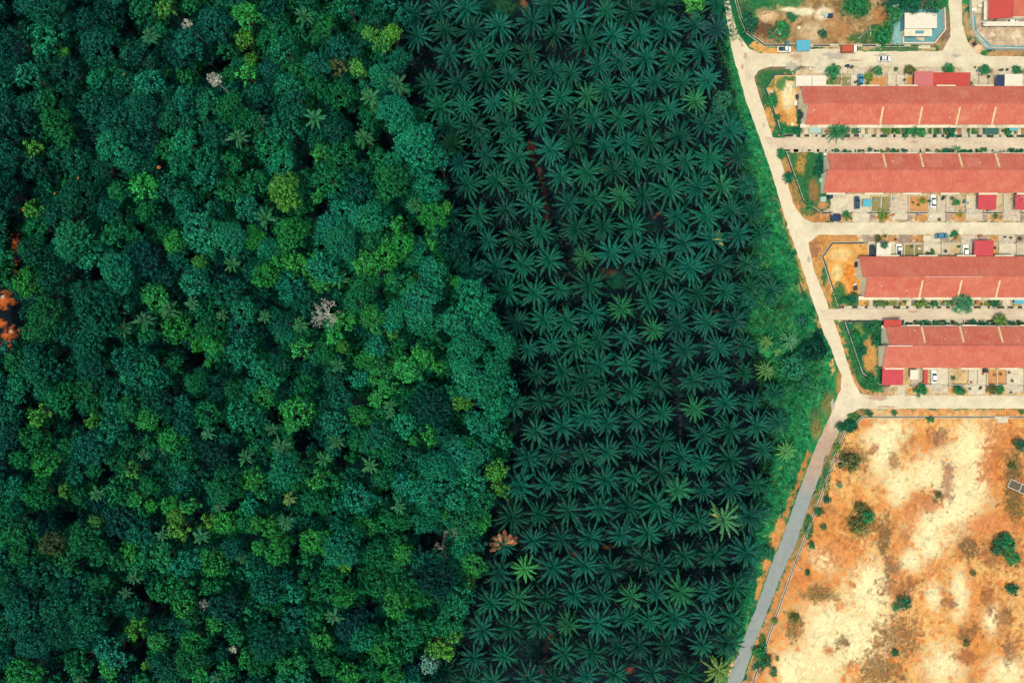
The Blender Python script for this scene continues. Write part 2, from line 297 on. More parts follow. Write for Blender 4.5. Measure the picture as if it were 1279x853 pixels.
# class letter, x, y, radius
FOREST = """C60 47 20,T62 15 26,D20 55 20,T30 8 12,D140 20 20,T103 27 18,G141 40 6,G180 10 18,Y208 7 14,G233 11 7,T268 32 22,B308 20 17,Y307 51 12,P187 45 13,T125 60 26,Y80 66 7,T58 77 14,D85 90 20,D15 82 18,C40 97 16,G95 110 10,G137 85 14,T173 72 20,D215 52 14,T240 58 20,D228 75 16,G232 94 12,G283 65 10,Y315 76 9,B308 92 12,C125 103 14,T155 102 16,C187 108 20,T207 120 14,C235 125 16,C263 130 16,G292 140 22,T37 130 14,D22 148 20,T8 125 14,G60 128 14,G73 155 20,G83 173 14,Y40 185 11,T47 162 10,T128 133 26,T155 155 26,T178 138 22,T215 146 22,T246 150 18,D112 165 18,C140 180 20,T180 176 20,G208 186 14,C230 178 16,T272 168 18,P297 172 14,G290 205 14,C260 203 18,D10 170 20,T14 195 16,T100 200 18,C160 200 16,C310 150 16,T185 205 16,C225 205 15,D45 210 16,T75 195 14,T128 210 16,
P380 20 14,T345 12 16,C433 6 20,G347 28 14,G405 32 14,T467 25 18,Y460 42 8,Y478 52 14,Y491 43 11,Y446 86 10,O422 84 11,G335 52 14,G370 47 14,C355 65 17,G400 48 13,T423 62 16,T445 65 8,T395 80 16,G374 90 16,T338 88 14,C362 110 16,G397 108 15,G427 118 17,C474 94 14,P497 105 15,T335 122 16,T365 132 18,P394 148 15,P463 122 15,Y469 135 6,G460 152 11,C495 142 24,C503 160 18,T355 160 20,T418 160 18,P455 172 14,C522 185 28,C546 198 17,G335 180 18,G360 185 12,C352 205 18,B400 192 10,G428 195 18,G470 198 12,C490 205 14,P322 150 12,T505 20 12,T500 75 14,T320 120 12,T395 175 12,T510 210 15,
B180 233 17,G150 240 13,T207 236 20,C230 250 13,C262 222 18,G290 236 18,G317 228 16,T138 263 17,T100 248 25,D15 245 20,Y45 263 11,T75 272 20,G50 285 16,C95 300 26,C78 312 18,C112 318 18,G145 292 16,G170 298 12,G187 266 14,C250 288 26,C287 297 22,B315 297 14,B218 305 14,G207 293 10,Y250 327 9,P290 330 12,C150 338 24,D180 325 26,D210 345 16,B37 352 18,T47 315 20,T70 345 20,D60 368 22,T105 362 16,T128 388 32,C245 353 18,T287 365 20,B195 373 18,P180 400 14,P212 388 14,P240 378 10,G256 388 15,P278 393 9,B224 410 19,G262 412 18,C305 388 16,T300 412 18,G60 395 26,G40 415 13,T80 412 18,T108 420 16,P155 410 12,G187 413 14,D38 390 13,T8 225 14,T240 268 14,C310 262 16,T270 262 12,T318 345 12,T225 325 14,T300 318 10,
Y357 240 22,G378 228 14,G412 225 20,B397 246 8,C417 243 7,T445 236 18,G490 228 24,G470 246 9,C537 236 18,B540 270 17,Y557 260 8,B495 279 10,P517 256 12,C432 265 18,C460 273 22,C415 288 22,C427 305 22,C447 300 14,G470 300 20,B484 305 10,B504 305 15,C520 308 14,B538 300 10,T550 293 12,P332 273 16,B365 293 22,B370 330 16,B325 300 12,C337 310 13,B350 322 12,B395 320 8,C405 335 20,B400 355 12,P423 348 15,C365 358 18,T380 375 18,B335 343 18,B460 330 20,B483 322 18,G457 358 18,B487 348 9,G502 353 16,Y519 348 6,C540 340 18,C517 323 10,D570 313 20,G557 348 11,B570 352 7,G445 378 16,B430 400 14,B465 398 16,C495 388 13,C492 403 12,C525 376 26,C532 400 24,C590 375 26,C572 403 20,C607 405 22,Y490 416 8,T352 403 16,P330 395 10,P375 405 12,B418 418 12,G380 420 12,C440 325 14,T325 372 13,
G22 453 16,T62 461 26,T112 438 22,T120 458 22,T160 450 18,C187 456 16,G217 456 13,C168 470 16,C200 476 16,B268 431 13,B247 431 9,B260 453 5,C305 441 20,G245 478 14,D272 484 16,G293 487 13,C317 484 12,G80 495 22,C22 493 12,C25 475 12,C58 487 14,G108 484 14,G112 502 14,T140 484 14,C140 507 12,G165 510 16,T197 500 20,Y50 518 12,Y117 526 9,G47 547 20,D12 545 18,C143 536 18,B187 523 15,B215 548 16,G186 551 8,G162 550 10,G260 518 18,C305 518 20,T120 556 24,G147 573 14,G87 558 12,B60 578 18,G27 573 12,Y165 586 11,G120 586 10,G155 611 20,B170 623 10,G190 603 14,T207 583 14,G232 576 16,T237 596 20,D268 568 24,G280 608 22,P307 571 12,P180 568 9,P205 561 8,P260 541 10,B315 598 14,G48 618 20,C20 606 12,Y82 613 8,P122 616 12,G100 619 10,C20 628 16,B190 631 8,B215 631 13,B238 631 10,P275 631 10,D135 633 16,C312 631 12,T8 435 12,T160 490 12,T230 505 12,T230 530 12,T285 545 10,T45 440 14,T12 515 14,T95 590 14,
B372 516 21,B377 436 12,G405 436 13,Y428 433 8,P422 456 11,C324 460 12,T350 456 16,C340 474 12,B330 496 14,G382 481 14,T420 473 18,C450 473 12,T402 506 14,T425 500 16,B448 518 14,C420 530 18,B460 450 16,B475 466 16,Y494 451 9,B510 461 18,B528 446 16,G495 434 14,C470 433 14,G540 432 14,B547 458 9,C580 440 24,C595 483 24,C582 463 18,C620 456 18,C628 490 20,C620 506 18,G567 487 10,Y578 503 11,B485 486 12,B470 498 10,G508 497 14,P487 506 10,P487 517 8,D540 508 28,T530 490 14,C505 530 15,G473 522 13,T475 543 18,G447 546 13,B537 543 11,B517 550 6,C611 534 16,C597 530 14,G585 551 9,C570 570 24,C545 580 22,C600 565 13,C590 598 20,C553 600 20,Y620 586 14,Y622 611 12,G602 628 16,P405 573 12,P462 581 12,P352 558 15,P420 551 12,C357 588 22,B397 598 12,P361 623 10,G328 611 12,G420 603 12,T440 596 14,G480 596 14,C505 603 15,G485 568 12,T510 571 18,C448 623 20,P498 632 11,C525 611 16,C538 628 18,C570 626 14,G390 626 14,P340 536 9,G632 551 11,T550 545 14,C630 430 14,
G15 657 26,G32 690 16,D55 655 14,O68 678 16,G107 672 22,Y120 650 8,G125 693 14,G85 702 18,D155 652 24,T178 665 20,B165 690 13,G150 700 12,G180 702 18,P168 722 10,Y220 647 13,Y225 661 12,Y262 652 12,B280 652 14,P251 669 12,P203 667 10,G310 650 16,G205 695 17,C235 702 17,B272 700 20,T290 685 14,P302 697 9,C313 710 12,G130 729 14,T83 732 24,T108 725 14,T15 735 22,T30 760 22,T70 757 24,T120 763 28,T108 785 24,T75 788 22,T42 800 24,T10 785 16,T148 752 12,T175 762 17,Y173 784 12,P157 740 9,G197 737 12,G220 735 20,B230 755 15,G258 732 10,G278 735 12,W255 754 6,D283 757 20,G313 762 12,B270 777 12,G245 770 14,T223 785 14,B243 800 16,B200 800 13,G195 815 10,G295 792 12,C140 812 20,B137 835 12,G103 825 18,B38 838 24,Y183 830 6,T203 828 16,G240 825 22,B250 842 12,T278 815 10,G285 835 12,B310 822 12,P270 845 8,P100 845 10,C215 845 14,D162 845 12,T50 715 18,T12 700 14,T10 820 14,G180 640 8,
B330 655 15,B350 675 14,B347 690 15,P358 652 12,B324 683 9,B390 675 15,G382 700 10,G380 717 6,C369 739 12,T427 650 15,B455 657 14,C430 680 24,Y430 701 11,B407 687 6,G472 690 18,G497 677 16,B504 690 12,G482 652 16,G505 650 12,C530 652 14,B555 642 7,G582 655 20,B602 652 12,C577 687 14,B592 705 16,Y585 728 9,T527 697 15,D550 722 28,G470 725 22,G495 705 12,G412 732 20,B430 745 14,G505 730 16,B495 752 18,G527 745 14,C575 745 20,G565 775 20,Y567 789 11,T330 705 18,T332 735 20,T360 722 12,T370 772 18,G392 762 12,P417 770 12,G392 785 12,B402 800 14,D445 778 24,C455 795 18,T335 802 22,G365 830 18,G410 825 16,B435 840 15,B475 812 15,B492 822 9,G492 795 18,G510 777 12,G530 780 10,G517 795 12,G505 815 12,B492 840 14,G465 835 14,Y545 807 12,Y557 813 11,W536 829 11,D515 840 12,G323 830 14,T597 680 10,T372 800 14,G420 690 10"""
import re
FOREST = [(m.group(1), float(m.group(2)), float(m.group(3)), float(m.group(4))) for m in re.finditer(r'([A-Z])([\d.]+) ([\d.]+) ([\d.]+)', FOREST)]
GAPS = """155 28 14,272 80 13,50 150 6,440 148 11,388 200 10,483 178 8,112 346 13,252 255 7,395 260 10,527 288 9,470 258 7,553 390 5,551 402 4,530 353 6,88 523 13,164 526 8,4 582 9,243 451 9,137 594 7,340 513 12,448 458 8,375 549 12,423 578 11,480 610 8,636 601 7,170 810 16,175 737 9,92 648 9,80 838 6,195 755 6,365 692 8,538 678 12,445 712 9,460 760 10,510 830 8,103 40 4,300 95 5,19 300 7,19 312 8,19 322 7,6 372 14,4 402 13,12 418 14,-6 372 12,-8 402 14,-4 420 14"""
GAPS = [tuple(map(float, q.split())) for q in GAPS.split(',')]
def forest_edge(y):
    return float(np.interp(y, [-60, 0, 60, 120, 180, 240, 300, 340, 400, 480, 560, 600, 650, 700, 740, 800, 853, 920],
                           [480, 490, 498, 520, 548, 553, 560, 600, 622, 645, 640, 632, 612, 606, 592, 572, 545, 540]))
ROAD_L = [(896, -60), (904, 0), (911, 45), (916, 72), (924, 97), (932, 127), (940, 149), (948, 170), (956, 195), (966, 223), (975, 255), (986, 290), (1000, 328), (1011, 364), (1022, 396), (1030, 420), (1037, 433), (1046, 459), (1051, 468), (1050, 485), (1043, 503), (1034, 526), (1018, 560), (1004, 597), (990, 635), (975, 678), (966, 698), (946, 755), (925, 807), (908, 853), (884, 910)]
ROAD_R = [(901, -60), (910, 0), (915, 19), (922, 43), (937, 63), (941, 80), (942, 95), (945, 110), (952, 130), (960, 157), (966, 174), (971, 188), (980, 216), (991, 255), (999, 267), (1006, 285), (1011, 312), (1017, 339), (1028, 364), (1036, 388), (1041, 399), (1050, 424), (1059, 455), (1067, 478), (1072, 494), (1068, 512), (1054, 526), (1035, 567), (1021, 602), (1007, 639), (994, 680), (982, 705), (961, 757), (941, 807), (927, 853), (904, 910)]
# ---------------- ground: one sheet, its soils and grasses mapped per vertex ----------------
def fbm(x, y, scale, octs=4, seed=0, gain=0.55):
    r = np.random.default_rng(seed); out = np.zeros_like(x); amp = 1.0; tot = 0
    for o in range(octs):
        g = r.uniform(-1, 1, (256, 256)); u = x/scale*(2**o)+r.uniform(0, 99); v = y/scale*(2**o)+r.uniform(0, 99)
        iu = np.floor(u).astype(int); iv = np.floor(v).astype(int); fu = u-iu; fv = v-iv
        fu = fu*fu*(3-2*fu); fv = fv*fv*(3-2*fv); a = iu % 256; b = iv % 256; a1 = (a+1) % 256; b1 = (b+1) % 256
        out += amp*((g[a, b]*(1-fu)+g[a1, b]*fu)*(1-fv)+(g[a, b1]*(1-fu)+g[a1, b1]*fu)*fv); tot += amp; amp *= gain
    return out/tot
xs = np.concatenate([[-1800, -900, -400, -230], np.arange(-186, 56, 0.9), np.arange(56, 186, 0.30), [230, 400, 900, 1800]])
ys = np.concatenate([[-1800, -900, -400, -180], np.arange(-126, 126, 0.38), [180, 400, 900, 1800]])
gx, gy = np.meshgrid(xs, ys, indexing='ij'); nxs, nys = gx.shape
px = gx/S+639.5; py = 426.5-gy/S
n1 = fbm(px, py, 26, 4, 1); n2 = fbm(px, py, 7, 3, 2); n3 = fbm(px, py, 60, 4, 3); n4 = fbm(px, py, 3.2, 2, 4); n5 = fbm(px, py, 12, 4, 5); n6 = fbm(px, py, 1.6, 2, 6)
wx = px+n2*3.2+n4*1.6; wy = py+fbm(px, py, 7, 3, 9)*3.2+n6*1.6        # organic edges
col = np.zeros((nxs, nys, 3)); col[:] = A(8, 26, 34)  # floor under the trees: navy of its deep shade put into the soil colour
def sm(t): t = np.clip(t, 0, 1); return t*t*(3-2*t)
def lay(mask, c, amt=1.0):
    m_ = (mask*amt)[..., None]; col[:] = col*(1-m_)+np.array(A(*c))*m_
def inpoly(pts, X_=None, Y_=None):
    X_ = wx if X_ is None else X_; Y_ = wy if Y_ is None else Y_
    r = np.zeros(X_.shape, bool); n = len(pts)
    for i in range(n):
        (x1, y1), (x2, y2) = pts[i], pts[(i+1) % n]
        if y1 == y2: continue
        r ^= ((y1 > Y_) != (y2 > Y_)) & (X_ < (x2-x1)*(Y_-y1)/(y2-y1)+x1)
    return r.astype(float)
def ell(cx, cy, rx, ry, c, soft=0.5, amt=1.0, rag=0.35):
    d = np.sqrt(((px-cx)/rx)**2+((py-cy)/ry)**2)+n2*rag*.9+n5*rag*0.8+n4*rag*.9+n6*rag*.5
    lay(sm((1-d)/(soft*1.3)+0.5), c, amt)
def strip(pts, wd, c, amt=1.0):
    d = np.full(px.shape, 1e9)
    for (x1, y1), (x2, y2) in zip(pts, pts[1:]):
        L2 = (x2-x1)**2+(y2-y1)**2; t = np.clip(((wx-x1)*(x2-x1)+(wy-y1)*(y2-y1))/L2, 0, 1)
        d = np.minimum(d, np.hypot(wx-x1-t*(x2-x1), wy-y1-t*(y2-y1)))
    lay(sm((wd-d)/2.2+0.5+n4*.5)*sm(n2*2.2+n6*.8+.95), c, amt)
ORG, TAN, CRM, BRN, OLV, GRN, DGR = (222, 158, 88), (232, 190, 125), (244, 234, 188), (165, 118, 78), (112, 100, 62), (38, 122, 72), (18, 88, 62)
# red earth showing in the woods
for q in ((19, 311, 4.5, 20), (4, 374, 10, 8), (0, 402, 7, 7), (9, 418, 10, 9), (8, 430, 6, 5)): ell(*q, (206, 108, 48), 0.6, 1, 1.5)
ell(3, 371, 3, 2, (226, 200, 170), .3); ell(12, 414, 2.5, 2, (226, 200, 160), .3)
strip([(652, -5), (655, 10)], 3, (190, 110, 66)); ell(620, 10, 26, 14, (14, 62, 42)); ell(630, 8, 12, 8, (30, 84, 46))
strip([(661, 178), (667, 200), (675, 215), (680, 248), (686, 280)], 2.2, (92, 58, 46)); ell(663, 185, 5, 8, (110, 64, 48))
strip([(806, 272), (826, 268)], 1.3, (120, 80, 60)); strip([(804, 278), (808, 290)], 1.2, (84, 60, 50)); ell(812, 280, 10, 8, (10, 52, 50))
ell(758, 343, 14, 7, (82, 68, 52)); ell(768, 352, 14, 9, (14, 78, 58)); strip([(711, 345), (712, 352)], 2, (90, 58, 48)); strip([(700, 383), (703, 392)], 2, (90, 58, 48))
ell(892, 389, 5, 2, (120, 76, 58)); ell(760, 683, 9, 2.5, (100, 72, 50)); ell(716, 692, 8, 4, (70, 60, 48)); ell(790, 680, 12, 8, (12, 56, 50))
strip([(690, 790), (684, 800), (681, 818), (679, 840)], 1.3, (96, 56, 44)); ell(663, 808, 16, 13, (8, 48, 42)); ell(787, 836, 4, 4, (120, 60, 45))
strip([(838, 455), (845, 490), (851, 530), (852, 560)], 1.5, (40, 44, 46))
# everything to the right of the plantation
east = inpoly([(905, -80), (905, 30), (915, 110), (930, 170), (940, 240), (942, 300), (935, 350), (930, 410), (955, 450), (965, 500), (972, 560), (955, 620), (945, 660), (938, 720), (925, 770), (905, 820), (890, 930), (9000, 930), (9000, -80)])
lay(east, (36, 132, 74)); lay(east*sm(n1*2.2+0.1), DGR, 0.6); lay(east*sm(n5*3-0.5), (70, 150, 74), 0.6); lay(east*sm(n2*3-1.0), (150, 150, 84), 0.6); lay(east*sm(-n2*3-n5*2-.9), (14, 66, 48), 0.7); lay(east*sm(n4*3+n1*2-1.4), (176, 150, 92), 0.5)
right = inpoly(list(reversed(ROAD_R))+[(9000, -60), (9000, 910)]); 
# verges and earth beside the road
strip([(1010, 566), (1002, 590), (992, 615), (981, 645), (974, 656)], 3.2, (190, 130, 70)); ell(974, 658, 7, 10, ORG); ell(967, 676, 7, 12, ORG); strip([(960, 702), (951, 725), (945, 745)], 3.6, (214, 150, 80)); ell(954, 704, 6, 7, ORG); ell(914, 838, 5, 14, TAN)
ell(1034, 505, 9, 16, (120, 128, 70)); ell(1020, 535, 6, 14, (142, 140, 74)); ell(1050, 478, 6, 16, (178, 140, 78)); ell(1000, 345, 4, 20, (190, 160, 84)); strip([(976, 262), (985, 292), (1000, 335), (1012, 372), (1026, 415)], 3.0, (186, 152, 86)); ell(1036, 410, 5, 10, (120, 130, 72))
strip([(1038, 452), (1040, 462)], 3, (222, 180, 110)); strip([(1010, 368), (1018, 395)], 5, (40, 120, 70), .7)
# ---- top block
blk = inpoly([(914, -60), (926, 20), (937, 41), (955, 57), (1178, 57), (1178, -60)]); lay(blk, (168, 136, 88)); lay(blk*sm(n5*2.5+0.2), (196, 164, 112), .8); lay(blk*sm(n2*3-0.4), (120, 96, 60), .8)
for q in ((948, 8, 26, 16, (46, 128, 74)), (985, 3, 20, 10, (70, 130, 75)), (930, 20, 8, 20, (88, 96, 66)), (958, 20, 12, 9, (228, 190, 140)), (952, 36, 14, 9, (120, 92, 66)), (990, 20, 10, 8, (46, 110, 70)), (985, 12, 10, 3, CRM), (1005, 15, 14, 5, CRM), (1027, 16, 12, 9, (238, 222, 180)), (1015, 40, 16, 12, (210, 186, 140)), (1050, 40, 16, 12, (176, 132, 82)), (1070, 8, 20, 15, (36, 112, 68)), (1098, 20, 9, 14, (176, 130, 80)), (1100, 44, 18, 12, (52, 122, 66)), (1075, 48, 18, 7, (80, 112, 66)), (1130, 5, 30, 12, (22, 84, 66)), (1040, 28, 6, 10, (190, 150, 96))): ell(*q)
lay(inpoly([(913, -60), (925, 22), (934, 43), (946, 54), (936, 62), (926, 45), (916, 15), (907, -60)]), (22, 104, 68))
lay(inpoly([(936, 57), (950, 52), (962, 60), (1000, 59), (1000, 66), (960, 68), (945, 66)]), (222, 166, 92))
strip([(1000, 60), (1100, 60), (1180, 62)], 3, (196, 170, 120)); strip([(1105, 61), (1150, 60)], 3, (96, 112, 76)); ell(1135, 60, 24, 4, (84, 118, 74)); ell(1184, 40, 5, 28, (150, 128, 100)); ell(1180, 58, 7, 7, (178, 150, 108))
# top right house plot
blk = inpoly([(1207, -60), (1213, 40), (1232, 60), (1400, 64), (1400, -60)]); lay(blk, (206, 186, 152)); lay(blk*sm(n5*2.6), (232, 214, 172)); lay(blk*sm(n2*2.6-.5), (166, 142, 108), .8)
strip([(1205, 10), (1207, 40), (1222, 64), (1290, 68)], 5, (186, 150, 104)); ell(1229, 66, 4, 4, (60, 128, 72)); ell(1222, 62, 7, 6, (232, 208, 160)); ell(1255, 68, 22, 3, (190, 150, 100))
# ---- verges of the four blocks
V1 = [(937, 74), (943, 96), (952, 128), (967, 171), (1400, 171), (1400, 82), (985, 82), (955, 86), (947, 92)]
lay(inpoly(V1), (214, 196, 156)); lay(inpoly([(943, 95), (956, 84), (985, 81), (1000, 84), (992, 96), (966, 96), (958, 112), (975, 168), (966, 172), (950, 128)]), (62, 120, 72)); strip([(944, 92), (949, 86), (962, 83), (985, 82)], 3.5, (140, 116, 88)); strip([(945, 100), (952, 125)], 2.5, (150, 120, 86)); strip([(958, 133), (966, 165)], 4.5, (214, 164, 92)); ell(990, 83, 12, 5, (120, 116, 92))
lay(inpoly([(968, 94), (1000, 94), (1000, 168), (977, 168), (966, 134), (958, 112)]), (222, 170, 92)); ell(984, 118, 9, 20, (246, 226, 170)); ell(975, 106, 7, 9, (90, 140, 80)); ell(985, 98, 12, 3, (88, 134, 74)); ell(966, 124, 6, 12, (40, 120, 72)); ell(978, 150, 5, 10, (216, 158, 84)); ell(975, 160, 8, 8, (52, 122, 72)); ell(988, 163, 14, 6, (30, 100, 66)); ell(998, 145, 4, 20, (30, 84, 66))
V2 = [(970, 187), (982, 225), (992, 256), (1000, 268), (1012, 278), (1400, 278), (1400, 187)]
lay(inpoly(V2), (216, 196, 150)); lay(inpoly([(970, 187), (984, 188), (1004, 252), (1025, 267), (1040, 266), (1040, 278), (1012, 278), (1000, 268), (991, 256), (981, 224)]), (196, 144, 84)); ell(974, 192, 7, 9, (40, 112, 68)); ell(986, 222, 6, 7, (30, 104, 66)); ell(1008, 264, 10, 6, (110, 130, 74)); ell(980, 205, 5, 8, (180, 150, 88))
lay(inpoly([(982, 190), (1036, 190), (1036, 262), (1024, 264), (1003, 250)]), (58, 118, 70)); ell(1001, 204, 8, 12, (226, 166, 84)); ell(1016, 238, 7, 18, (146, 116, 72)); ell(1014, 210, 9, 14, (70, 118, 66)); ell(1028, 256, 6, 5, (200, 150, 96)); ell(1023, 205, 5, 14, (20, 78, 66))
V3 = [(1007, 300), (1012, 318), (1018, 340), (1030, 364), (1038, 386), (1400, 386), (1400, 293), (1022, 293)]
lay(inpoly(V3), (214, 190, 140)); lay(inpoly([(1008, 300), (1024, 291), (1068, 292), (1068, 304), (1040, 304), (1028, 321), (1048, 384), (1037, 386), (1028, 364), (1012, 322)]), (206, 152, 84)); ell(1018, 312, 7, 12, (170, 120, 84)); ell(1030, 345, 4, 14, (70, 124, 72)); ell(1044, 380, 5, 8, (70, 124, 70)); ell(1034, 365, 4, 10, (200, 150, 84))
lay(inpoly([(1040, 304), (1084, 304), (1084, 383), (1050, 383), (1029, 321)]), (226, 168, 88)); ell(1050, 318, 14, 9, (240, 204, 130)); ell(1045, 340, 6, 12, (232, 212, 140)); ell(1062, 345, 6, 18, (226, 146, 66)); ell(1048, 368, 8, 14, (84, 134, 74)); ell(1062, 376, 10, 8, (28, 96, 64)); ell(1056, 378, 4, 3, (216, 180, 110))
V4 = [(1041, 400), (1052, 424), (1060, 455), (1067, 478), (1078, 492), (1110, 495), (1400, 495), (1400, 399)]
lay(inpoly(V4), (214, 186, 132)); lay(inpoly([(1041, 401), (1056, 402), (1078, 466), (1100, 482), (1112, 482), (1112, 494), (1078, 491), (1068, 476), (1058, 450)]), (60, 122, 72)); strip([(1043, 402), (1053, 424), (1060, 450), (1067, 475), (1078, 488), (1096, 493)], 2.5, (206, 152, 90)); strip([(1070, 484), (1080, 497), (1110, 494)], 4, (206, 158, 106))
lay(inpoly([(1055, 402), (1106, 402), (1106, 480), (1099, 481), (1077, 466)]), (28, 104, 68)); ell(1087, 445, 8, 26, (204, 158, 86)); ell(1074, 412, 9, 8, (110, 140, 72)); ell(1090, 408, 12, 9, (22, 84, 64)); ell(1096, 415, 6, 14, (16, 76, 62)); ell(1092, 468, 5, 9, (150, 140, 80)); ell(1112, 487, 10, 4, (190, 170, 130))
for x0 in range(1112, 1400, 47):        # frontage earth between the driveways of the lowest row
    ell(x0+36, 487, 13, 6, (212, 156, 92)); ell(x0+40, 488, 7, 5, (80, 120, 70))
for yy in (272, 298):
    for x0 in range(1052, 1400, 47): ell(x0+8, yy, 13, 5, (206, 154, 92), .4); ell(x0+32, yy, 10, 5, (176, 158, 138), .4)
for x0 in range(1010, 1400, 48): ell(x0+8, 89, 10, 5, (222, 200, 160), .4); ell(x0+30, 90, 8, 5, (150, 130, 104), .4)
for (y0, y1, c) in ((158, 171, (150, 142, 98)), (188, 192, (46, 96, 68)), (372, 385, (196, 158, 100)), (400, 408, (60, 100, 66))):
    lay(inpoly([(1040 if y0 < 200 else 1084, y0), (1400, y0), (1400, y1), (1040 if y0 < 200 else 1084, y1)]), c); 
for x0 in range(1046, 1400, 24): ell(x0, 164, 9, 4, (62, 118, 66) if x0 % 48 < 24 else (196, 150, 96), .4)
for x0 in range(1090, 1400, 24): ell(x0, 379, 9, 4, (120, 134, 70) if x0 % 3 else (214, 156, 96), .4)
# ---- the bare field
fld = inpoly([(1400, 511), (1072, 511), (1056, 526), (1037, 567), (1023, 602), (1009, 639), (996, 680), (984, 705), (963, 757), (943, 807), (929, 853), (905, 930), (1400, 930)])
lay(fld, (224, 154, 80)); lay(fld*sm(n3*2.6+0.15+n5*1.2), (240, 192, 112), .8); lay(fld*sm(n5*3.2+n2-0.55), (206, 124, 62), .9); lay(fld*sm(n1*3.4-0.75+n4*.5), (166, 118, 78), .55); 
lay(inpoly([(1078, 512), (1054, 528), (1035, 567), (1007, 640), (984, 705), (962, 757), (930, 853), (938, 853), (970, 770), (996, 703), (1026, 622), (1045, 572), (1058, 540), (1080, 522)]), (150, 132, 84)); strip([(1400, 515), (1080, 515)], 4, (216, 160, 98)); strip([(1080, 514), (1064, 524), (1056, 536)], 6, (34, 106, 66)); strip([(1042, 565), (1030, 598), (1020, 625)], 3.4, (52, 122, 72)); strip([(1004, 665), (1000, 680)], 4, (110, 120, 70)); strip([(990, 705), (968, 757), (950, 800)], 3.2, (196, 144, 84)); ell(952, 812, 6, 18, (30, 96, 62)); ell(948, 830, 9, 10, (30, 92, 62)); ell(1010, 658, 6, 14, (40, 108, 66)); ell(1022, 600, 4, 14, (40, 114, 68))
cream = np.zeros(px.shape)
for q in ((1103, 558, 20, 34), (1113, 535, 18, 10), (1123, 606, 14, 20), (1160, 592, 24, 22), (1213, 562, 22, 28), (1198, 615, 28, 36), (1190, 640, 18, 16), (1163, 655, 22, 26), (1162, 676, 20, 14), (1094, 770, 20, 56), (1085, 730, 20, 22), (1198, 744, 10, 24), (1034, 697, 18, 14), (1042, 785, 42, 36), (1010, 835, 34, 26), (985, 842, 14, 14), (1070, 800, 22, 26), (1260, 840, 24, 18), (1176, 830, 22, 22), (1240, 770, 10, 16), (1166, 745, 8, 14), (1226, 600, 10, 16), (1140, 700, 14, 12)): ell(q[0], q[1], q[2]*1.12, q[3]*1.12, (255, 246, 184), 1.1, .95, .55); d_ = np.sqrt(((px-q[0])/q[2])**2+((py-q[1])/q[3])**2); cream = np.maximum(cream, sm(1.5-d_))
for q in ((1116, 576, 7, 12, BRN), (1092, 560, 5, 6, (190, 120, 74)), (1172, 546, 14, 8, (150, 110, 80)), (1184, 604, 9, 24, (172, 126, 96)), (1160, 626, 18, 16, (196, 122, 66)), (1170, 621, 6, 6, (110, 104, 66)), (1247, 563, 8, 10, (140, 110, 72)), (1266, 600, 12, 46, (122, 104, 64)), (1268, 640, 14, 16, (142, 118, 62)), (1236, 580, 14, 30, (206, 122, 60)), (1210, 685, 14, 14, (144, 108, 70)), (1104, 668, 10, 24, (124, 100, 66)), (1122, 732, 26, 12, (150, 106, 66)), (1113, 706, 10, 14, (140, 100, 66)), (1122, 795, 26, 30, (170, 126, 78)), (1098, 836, 26, 20, (156, 118, 72)), (1186, 752, 9, 10, (160, 104, 62)), (1210, 792, 12, 10, (132, 106, 66)), (1234, 750, 10, 14, (160, 108, 64)), (1252, 770, 9, 20, (150, 104, 66)), (1262, 810, 12, 16, (150, 108, 70)), (1205, 820, 14, 8, (170, 106, 62)), (1068, 572, 20, 15, (150, 116, 66)), (1060, 578, 12, 11, (104, 112, 62)), (1075, 655, 20, 20, (140, 124, 66)), (1022, 742, 22, 10, (152, 116, 62)), (1000, 722, 14, 8, (206, 134, 74)), (992, 785, 12, 16, (158, 116, 62)), (990, 768, 7, 8, (120, 132, 62)), (1052, 803, 8, 9, (124, 94, 66)), (1035, 812, 8, 6, (190, 104, 58)), (1064, 830, 6, 5, (170, 100, 60)), (1050, 757, 6, 6, (222, 150, 90)), (1064, 730, 4, 4, (190, 120, 64)), (1050, 690, 30, 18, (218, 140, 72)), (1250, 690, 26, 20, (170, 120, 70)), (1240, 655, 30, 12, (224, 146, 86)), (1140, 640, 10, 14, (222, 150, 84)), (1256, 545, 18, 16, (214, 140, 78))): ell(*q, .7, .85, .6)
lay(fld*sm(n4*2.6+n2*2.0+n5*1.2-1.25)*(1-cream*.7), (206, 118, 60), .65); lay(fld*sm(-n4*2.4-n5*2.2-1.4)*(1-cream*.8), (150, 108, 64), .45)
rid = 1-np.abs(fbm(wx+n1*9, wy+n5*7, 22, 4, 31))*6; lay(fld*sm(rid*1.2-.25)*(1-cream*.6), (210, 134, 74), .55)
rid2 = 1-np.abs(fbm(wx+n5*5, wy, 9, 3, 37))*5; lay(fld*sm(rid2-.35)*sm(n3*2+.6), (250, 232, 165), .5)
for trk in ([(1251, 524), (1240, 560), (1215, 600), (1200, 660), (1170, 720), (1120, 770), (1060, 810), (1000, 850)], [(1245, 524), (1233, 560), (1208, 598), (1192, 658), (1163, 716), (1114, 764), (1056, 803), (994, 846)], [(1200, 640), (1150, 610), (1110, 590), (1098, 560), (1096, 530)]):
    sv_ = col.copy(); strip(trk, .9, (236, 206, 150), .55); col[:] = np.where((n2 > -.25)[..., None], col, sv_)
